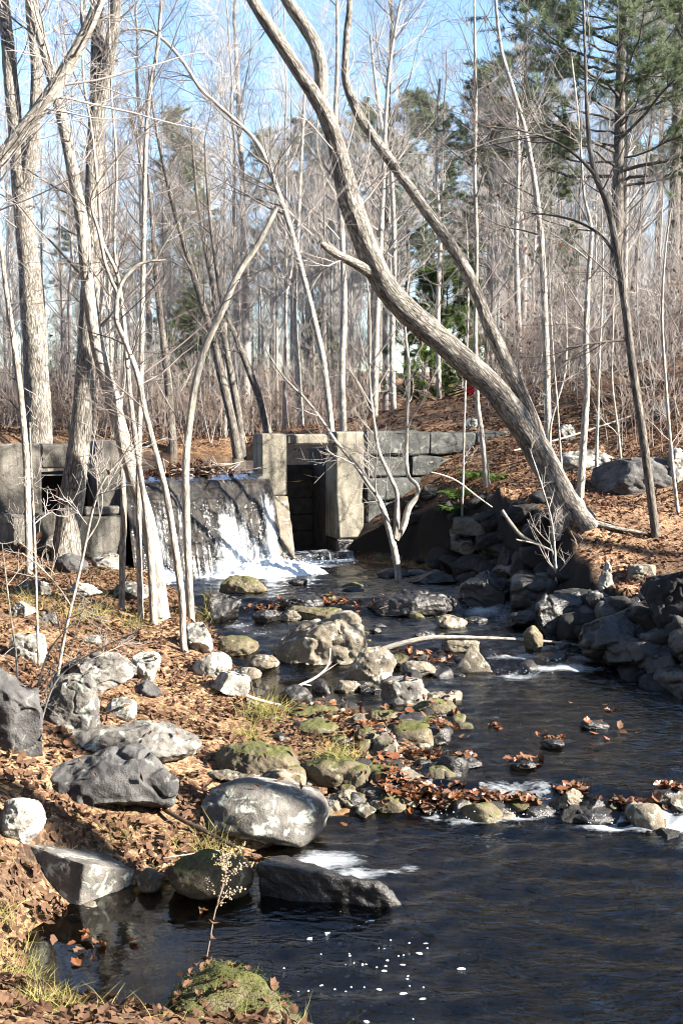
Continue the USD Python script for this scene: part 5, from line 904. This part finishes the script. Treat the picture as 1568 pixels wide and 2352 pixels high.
def blades(rng, C, L, w=.004, lean=.5, K=4):
    n = len(C); d = nrm(np.column_stack([rng.normal(0, lean, (n, 2)), np.ones(n)])); s = nrm(np.cross(d, rng.normal(size=(n, 3)))) * w
    P = [C]; L = np.broadcast_to(L, (n,))
    droop = np.column_stack([rng.normal(0, lean, (n, 2)), -rng.uniform(.1, .7, n)])
    for k in range(1, K): d = nrm(d + droop / (K - 1)); P.append(P[-1] + d * (L / (K - 1))[:, None])
    P = np.stack(P, 1); ww = np.linspace(1, .1, K)[None, :, None]; v = np.stack([P - s[:, None] * ww, P + s[:, None] * ww], 2).reshape(n, -1, 3)
    f = np.array([(2 * k, 2 * k + 1, 2 * k + 3, 2 * k + 2) for k in range(K - 1)]); f = (f[None] + (np.arange(n) * K * 2)[:, None, None]).reshape(-1, 4)
    return v.reshape(-1, 3), f
def tuft(px, py, w_px, n, L, m, label, dz=0, lean=.75, wd=.0024):
    p = on(px, py); r = w_px * p[1] / F / 2; x, y = p[0] + rng.normal(0, r * .5, n), p[1] + rng.normal(0, r * .5, n); z, _ = rest_z(x, y)
    t = put('grass_tuft', blades(rng, np.stack([x, y, z - .01 + dz], 1), rng.uniform(.5, 1.1, n) * L, wd, lean), m, smooth=False); tag(t.prim, label, 'grass')
for a in [(610, 1650, 90, 260, .3, 'grass_dry', 'drooping straw and green grass tuft over the side pool'), (570, 1700, 60, 160, .26, 'grass_dry', 'pale dry grass tuft at the end of the leaf slope'), (462, 1428, 60, 150, .3, 'grass_dry', 'dry grass tuft beside the dappled sapling foot'), (310, 1440, 60, 120, .24, 'grass_green', 'faint green grass patch among the thin saplings'), (480, 1960, 150, 300, .2, 'grass_dry', 'brown grass lying on the mossy flat topped stone'), (270, 1930, 90, 90, .2, 'grass_green', 'green grass sprouting between leaves below the domed boulder'), (780, 1770, 130, 240, .22, 'grass_dry', 'dead grass hanging over the mossy hump'),
          (60, 2240, 220, 700, .13, 'grass_dry', 'yellow green grass at the lower left corner'), (110, 2320, 150, 300, .14, 'grass_dry', 'straw coloured grass at the bottom left edge'), (20, 2120, 100, 160, .16, 'grass_dry', 'dry grass with leaves at the left edge below the pale boulder'), (60, 1400, 90, 120, .4, 'grass_dry', 'dead weed stalks at the left edge of the leaf slope'), (200, 1420, 180, 260, .34, 'grass_dry', 'standing dry weeds along the top of the leaf slope')]:
    tuft(*a)
x, y = rng.uniform(-4.2, .2, 9000), 3.6 + 12 * rng.random(9000) ** 1.2; k = (sdist(STREAM, x, y) > .02) & (noise(np.stack([x * 1.1, y * 1.1, x * 0], -1), 17) > .38); x, y = x[k], y[k]; z, rk = rest_z(x, y); x, y, z = x[~rk], y[~rk], z[~rk]
o = put('dead_grass', blades(rng, np.stack([x, y, z - .005], 1), rng.uniform(.06, .2, len(x)), .0016, 1.1), 'grass_dry', smooth=False); tag(o.prim, 'thin straw and dead grass scattered through the leaves of the left bank', 'dead grass', kind='stuff')
# moss and leaves on the front stone
rng = np.random.default_rng(61); fr = front_rock[front_rock[:, 2] > .25]; i = rng.integers(len(fr), size=8000)
o = put('moss_cushion', blades(rng, fr[i] + rng.normal(0, .012, (8000, 3)) - [0, 0, .008], rng.uniform(.01, .03, 8000), .0016, .9, 3), 'grass_green', smooth=False); tag(o.prim, 'shaggy green moss growing over the bottom edge stone', 'moss', kind='stuff')
k = fr[(fr[:, 2] > .36)]; i = rng.integers(len(k), size=110); C = k[i] + rng.normal(0, .03, (110, 3)) * [1, 1, .2] + [0, 0, .015]
for c in C[:40]: put('fallen_leaf', leaf_mesh(rng, c[None], rng.uniform(.028, .06, 1), tilt=.5), 'leaf_litter', ground, smooth=False)
tuft(600, 2330, 120, 120, .22, 'grass_dry', 'straw blades trailing over the bottom edge stone', .04)
tuft(420, 2340, 60, 60, .16, 'grass_dry', 'short straw left of the bottom edge stone', .02)
# weed with seed heads leaning over the still pool
t = thing('weed_stalk', 'dry weed stalk with fluffy seed heads leaning over the still pool', 'weed', at(452, 2300, 4.9))
st, rad = stem_px([(450, 2305, 5), (468, 2230, 5), (482, 2160, 4), (492, 2100, 4), (510, 2040, 4), (522, 1975, 3)], 4.95); P, R, _ = spline(st, rad, .03); put('stem', tubes(P[None], R[None], 5), 'twig_brown', t)
A, RA = spawn(rng, P[None], R[None], 16, .55, 1, (25, 60), (.05, .16), 5, .2, .15, .6, .0012, .2); put('branches', tubes(A, RA, 3), 'twig_brown', t)
i = rng.integers(len(A), size=420); j = rng.integers(2, 5, 420); C = A[i, j] + rng.normal(0, .009, (420, 3)); put('seed_heads', drops(C, rng.uniform(.002, .005, 420)), 'seed', t)
for k in range(5): c = P[int(len(P) * (.25 + .12 * k))]; put('leaf', leaf_mesh(rng, c[None] - [0, 0, .02], np.array([.05]), hang=True, simple=True), 'leaf_litter', t, smooth=False)
# sticks and logs
def stick(name, label, cat, stems, m, sides=9, seed=1, z=None):
    t = None
    for q, (st, Y) in enumerate(stems):
        pts, rad = stem_px(st, Y if np.ndim(Y) == 0 else Y[0], None if np.ndim(Y) == 0 else Y[1])
        if t is None: t = thing(name, label, cat, pts[0])
        vf, P, R, bk = trunk(pts, rad, .04, sides, .08, seed + q); put('limb' if q == 0 else 'side_branch', vf, m, t, attrs={'bk': bk})
    return t
y0 = on(880, 1500)[1]
stick('fallen_branch', 'long straight fallen branch lying across the stones of the rapids', 'branch', [([(872, 1494, 19), (930, 1476, 17), (1000, 1464, 15), (1080, 1465, 13), (1180, 1468, 11), (1260, 1474, 9), (1340, 1484, 6)], y0 + .12)], 'bark_grey')
y0 = on(680, 1600)[1]
stick('driftwood', 'bleached forked driftwood twig in the side pool', 'driftwood', [([(655, 1598, 7), (680, 1578, 9), (715, 1562, 8), (740, 1545, 7), (756, 1522, 6), (758, 1490, 4)], (y0, y0 + .5)), ([(742, 1545, 5), (775, 1524, 3)], y0 + .4), ([(695, 1572, 5), (715, 1575, 3)], y0 + .1)], 'dead_wood')
stick('driftwood', 'pale stripped branch end on the shore of the side pool', 'driftwood', [([(565, 1598, 12), (600, 1610, 11), (645, 1620, 7)], on(600, 1622)[1])], 'dead_wood')
stick('fallen_branch', 'dark wet branch wedged between the domed and the egg shaped boulder', 'branch', [([(375, 1858, 16), (420, 1885, 15), (480, 1915, 14), (540, 1948, 11)], (on(380, 1875)[1], on(545, 1960)[1] - .1))], 'wet_wood')
stick('fallen_branch', 'straw thin stick lying on the mossy flat topped stone', 'stick', [([(375, 1972, 4), (440, 1962, 4), (505, 1955, 4)], 7.0)], 'dead_wood')
stick('fallen_branch', 'crooked grey branch sloping down the shaded right slope', 'branch', [([(1152, 1172, 12), (1175, 1205, 13), (1198, 1232, 12), (1235, 1250, 10), (1275, 1268, 6)], 14.6), ([(1185, 1240, 7), (1225, 1248, 5), (1262, 1262, 4), (1285, 1280, 3)], 14.4)], 'bark_grey')
stick('fallen_branch', 'thin pale branch arching down the fern slope', 'branch', [([(990, 1085, 5), (1040, 1100, 5), (1095, 1140, 5), (1130, 1165, 4)], 16.2)], 'dead_wood')
stick('fallen_branch', 'bare pole leaning over rocks on the brushy right slope', 'branch', [([(1180, 1035, 7), (1280, 1010, 7), (1390, 975, 6), (1450, 955, 5)], 18.5)], 'dead_wood')
stick('fallen_branch', 'thin stick poking up from the long black slab', 'stick', [([(872, 1398, 3), (900, 1388, 3), (935, 1372, 2)], on(900, 1412)[1])], 'twig_brown')
# debris on the weir crest
rng = np.random.default_rng(62)
s = np.clip(rng.normal(-1.35, .5, 900), -2.3, -.25); q = rng.uniform(-.35, .08, 900) - .04; hgt = np.abs(rng.normal(0, .05, 900)) * np.exp(-((s + 1.1) / .6) ** 2) * 2
C = np.stack([DO[0] + s * DU[0] + q * DN[0], DO[1] + s * DU[1] + q * DN[1], 2.03 + hgt], 1)
db = put('crest_debris', leaf_mesh(rng, C, rng.uniform(.05, .09, 900), tilt=1.0, simple=True), 'leaf_red', smooth=False); tag(db.prim, 'brown leaves piled up along the weir crest', 'debris', kind='stuff')
for k in range(26):
    s0 = np.clip(rng.normal(-1.0, .45), -2.2, -.3); c = D3(s0, rng.uniform(-.2, .12), 2.05 + rng.uniform(0, .12)); d = np.append(rng.normal(0, 1, 2), rng.normal(0, .45)); d = nrm(d) * rng.uniform(.15, .4)
    P = np.stack([c - d, c - d * .3 + rng.normal(0, .02, 3), c + d * .4 + rng.normal(0, .02, 3), c + d]); put('stick', tubes(P[None], np.array([[.009, .008, .007, .004]]), 5), 'dead_wood' if k % 2 else 'twig_brown', db)
# ferns
def fern(px, py, Y, n, L, label):
    p = on(px, py); p[1] -= .12; p[2] = rest_z(p[:1], p[1:2])[0][0] - .02; t = thing('fern', label, 'fern', p)
    for k in range(n):
        az = k * 6.28 / n + rng.uniform(-.3, .3); ln = L * rng.uniform(.7, 1.1); u = np.linspace(0, 1, 18); r = ln * (u - .12 * u ** 3); h = ln * (1.35 * u - 1.1 * u ** 2) + .04
        mid = p + np.stack([np.cos(az) * r, np.sin(az) * r, h], 1); tan = nrm(np.gradient(mid, axis=0)); side = nrm(np.cross(tan, [0, 0, 1.0])); vs, fs = [], []
        for i in range(2, 18):
            w = ln * .26 * math.sin(min(1, (1 - u[i]) * 1.15 + .06) * 1.57) * (.5 + .5 * min(1, u[i] * 5)); hw = ln * .024
            for sg in (-1, 1):
                a = mid[i]; b = a + side[i] * sg * w + tan[i] * w * .25 - [0, 0, w * .22]; m_ = (a + b) / 2 + [0, 0, w * .05]
                vs.append(np.array([a - tan[i] * hw * .4, m_ - tan[i] * hw, b, m_ + tan[i] * hw, a + tan[i] * hw * .4])); fs.append(np.array([(0, 1, 4), (1, 3, 4), (1, 2, 3)]))
        tv, tf = tubes(mid[None], np.linspace(.004, .001, 18)[None], 3); put('frond', cat_mesh([(tv, tf)] + list(zip(vs, fs))), 'fern', t, smooth=False)
fern(1045, 1150, 16, 10, .5, 'largest green fern on the shaded right slope')
fern(1035, 1195, 16, 8, .34, 'small bright fern catching sun above the small grey rock')
fern(1085, 1100, 17, 8, .4, 'dim green fern right below the stone wall')
fern(1135, 1105, 16, 7, .36, 'fern close left of the leaning trunk')
# foam bubbles drifting on the pool: parts of the water
for k in range(95):
    px, py = (rng.normal(850, 70), rng.normal(2230, 60)) if k % 2 else (rng.uniform(640, 1010), rng.uniform(2040, 2345))
    p = on(px, py); r = (2 + 7 * rng.random() ** 3) * p[1] / F; 
    if inside(STREAM, p[:1], p[1:2])[0] and p[2] < .06:
        a = np.arange(14) * 6.283 / 14; rr = r * (1 + .25 * np.sin(a * 2 + k) + .12 * np.sin(a * 5 + k * 2)); asp = rng.uniform(.45, .9)
        ring = np.stack([p[0] + rr * np.cos(a), p[1] + rr * asp * np.sin(a), np.full(14, p[2] + .002)], 1); top = ring * [1, 1, 1]; top[:, :2] = p[:2] + (ring[:, :2] - p[:2]) * .7; top[:, 2] += .003
        v = np.vstack([ring, top, [[p[0], p[1], p[2] + .006]]]); i = np.arange(14); j = (i + 1) % 14; f = np.vstack([np.stack([i, j, j + 14], 1), np.stack([i, j + 14, i + 14], 1), np.stack([i + 14, j + 14, np.full(14, 28)], 1)])
        put('foam_bubble', (v, f), 'foam', water)
# small stones and splashes at the riffles: droplets thrown up
C = []
for (fx, fy), ra, rb, s_ in FOAMW[4:20]:
    n = int(60 * s_ * (ra + rb) * 2); C.append(np.column_stack([rng.normal(fx, ra * .5, n), rng.normal(fy, rb * .5, n), level(np.full(n, fx), np.full(n, fy)) + .01 + np.abs(rng.normal(0, .03, n))]))
C = np.vstack(C); o = put('spray', drops(C, rng.uniform(.0018, .005, len(C))), 'foam'); tag(o.prim, 'droplets jumping over the riffles', 'spray', kind='stuff')
# ------------------------------------------------------------------ the person half hidden behind the leaning trunk
import manifold3d as m3
def blob(bones, edge=.03, it=6):
    out = None
    for (a, ra), (b, rb) in bones:
        sp = [m3.Manifold.sphere(r, 16).translate(tuple(map(float, c))) for c, r in ((a, ra), (b, rb))]; h = m3.Manifold.batch_hull(sp); out = h if out is None else out + h
    out = out.refine_to_length(edge).to_mesh(); t = trimesh.Trimesh(out.vert_properties[:, :3], out.tri_verts, process=True); trimesh.smoothing.filter_taubin(t, iterations=it); return np.array(t.vertices), np.array(t.faces)
fx, fy = 5.80, 50.0; fz = float(ground_z(fx, fy)); B = np.array([fx, fy, fz])
t = thing('person', 'person in a long red coat standing beyond the leaf mound', 'person', B)
def J(x, y, z): return B + [x, y, z]
hands = []
for sx in (-1, 1):
    w_ = J(.27 * sx, -.05, .82)
    hands += [((w_, .035), (w_ + [0, -.01, -.07], .036))]
    for k in range(4): hands.append(((w_ + [0, -.035 + .02 * k, -.08], .010), (w_ + [-.01 * sx, -.035 + .02 * k, -.15 - .012 * (k in (1, 2))], .008)))
    hands.append(((w_ + [0, -.04, -.03], .012), (w_ + [-.01 * sx, -.075, -.09], .009)))
body = [((J(0, 0, 1.42), .06), (J(0, -.01, 1.52), .055)), ((J(0, -.01, 1.58), .085), (J(0, -.005, 1.63), .092)), ((J(0, -.04, 1.545), .05), (J(0, -.02, 1.6), .075)), ((J(0, -.105, 1.59), .012), (J(0, -.10, 1.565), .016)), ((J(-.09, 0, 1.585), .018), (J(.09, 0, 1.585), .018)),
        ((J(-.17, 0, 1.38), .06), (J(.17, 0, 1.38), .06)), ((J(0, 0, 1.3), .13), (J(0, 0, .95), .14))] + [((J(.17 * sx, 0, 1.38), .055), (J(.25 * sx, .02, 1.1), .045)) for sx in (-1, 1)] + [((J(.25 * sx, .02, 1.1), .044), (J(.27 * sx, -.05, .82), .033)) for sx in (-1, 1)] + [((J(.09 * sx, 0, .92), .09), (J(.1 * sx, -.01, .5), .06)) for sx in (-1, 1)] + [((J(.1 * sx, -.01, .5), .058), (J(.11 * sx, .02, .1), .042)) for sx in (-1, 1)] + hands
put('body', blob(body, .02), 'skin', t)
put('coat', blob([((J(-.17, 0, 1.39), .085), (J(.17, 0, 1.39), .085)), ((J(0, 0, 1.35), .16), (J(0, .01, 1.0), .165)), ((J(-.06, 0, 1.0), .15), (J(-.08, 0, .62), .16)), ((J(.06, 0, 1.0), .15), (J(.08, 0, .62), .16))] + [((J(.18 * sx, 0, 1.37), .08), (J(.25 * sx, .02, 1.1), .068)) for sx in (-1, 1)] + [((J(.25 * sx, .02, 1.1), .066), (J(.27 * sx, -.045, .86), .055)) for sx in (-1, 1)]), 'coat', t)
put('trousers', blob([((J(.09 * sx, 0, .8), .1), (J(.1 * sx, -.01, .48), .075)) for sx in (-1, 1)] + [((J(.1 * sx, -.01, .48), .074), (J(.11 * sx, .02, .09), .06)) for sx in (-1, 1)]), 'trousers', t)
put('boots', blob([((J(.11 * sx, .02, .05), .055), (J(.12 * sx, -.13, .035), .045)) for sx in (-1, 1)]), 'boot', t)
put('hair', blob([((J(0, .02, 1.64), .096), (J(0, .05, 1.52), .07))]), 'hair', t)

# ------------------------------------------------------------------ the woods go on round the viewer
rng = np.random.default_rng(88)
def beside(x, y): return y > 0 and abs(x) < .36 * y + 2.5 or sdist(STREAM, np.array([x]), np.array([y]))[0] < 1
hem = None
for i in range(70):
    az, dd = rng.uniform(150, 322), rng.uniform(8, 26)
    x, y = dd * math.sin(math.radians(az)), dd * math.cos(math.radians(az))
    if beside(x, y) or (x * x + y * y) < 49: continue
    if hem is None: hem = pine('hemlock', 'dense dark evergreen outside the picture behind the viewer', (720, 14, .06, 2.9, 120, 900, 9000, .24, .016, 12, .2), gl(x, y), 'evergreens outside the picture')
    else: copy_of(hem, gl(x, y), i, rng.uniform(.75, 1.1), 'dense dark evergreen outside the picture behind the viewer', 'evergreens outside the picture', 'tree')
thin = None; rg = np.random.default_rng(51)
for i, (x, y, sc) in enumerate([(6.6, 4.2, .9), (9.0, 4.4, 1.1), (8.6, 1.2, 1.0), (11.5, 3.5, 1.2), (12.5, 8, 1.2)]):
    loc = gl(x, y); lab_ = 'thin bare tree outside the picture on the right bank'
    if thin is None:
        (P, R), (A, RA), fine = make_bare(333, 10, 18, 70, 120, .07, 0, 0, .2); o = np.array(loc); thin = thing('bank_tree', lab_, 'tree', loc, 'thin trees outside the picture'); tv, tf = tubes(P[None] + o, R[None], 8)
        put('trunk', (tv, tf), 'bark_grey', thin, attrs={'bk': tv - o}); put('branches', tubes(A + o, RA * .7, 4), 'twig_grey', thin); put('twigs', cat_mesh([tubes(a_ + o, r_ * .6, 3) for a_, r_ in fine]), 'twig_grey', thin)
    else: copy_of(thin, loc, i * 1.1, sc, lab_, 'thin trees outside the picture', 'tree')
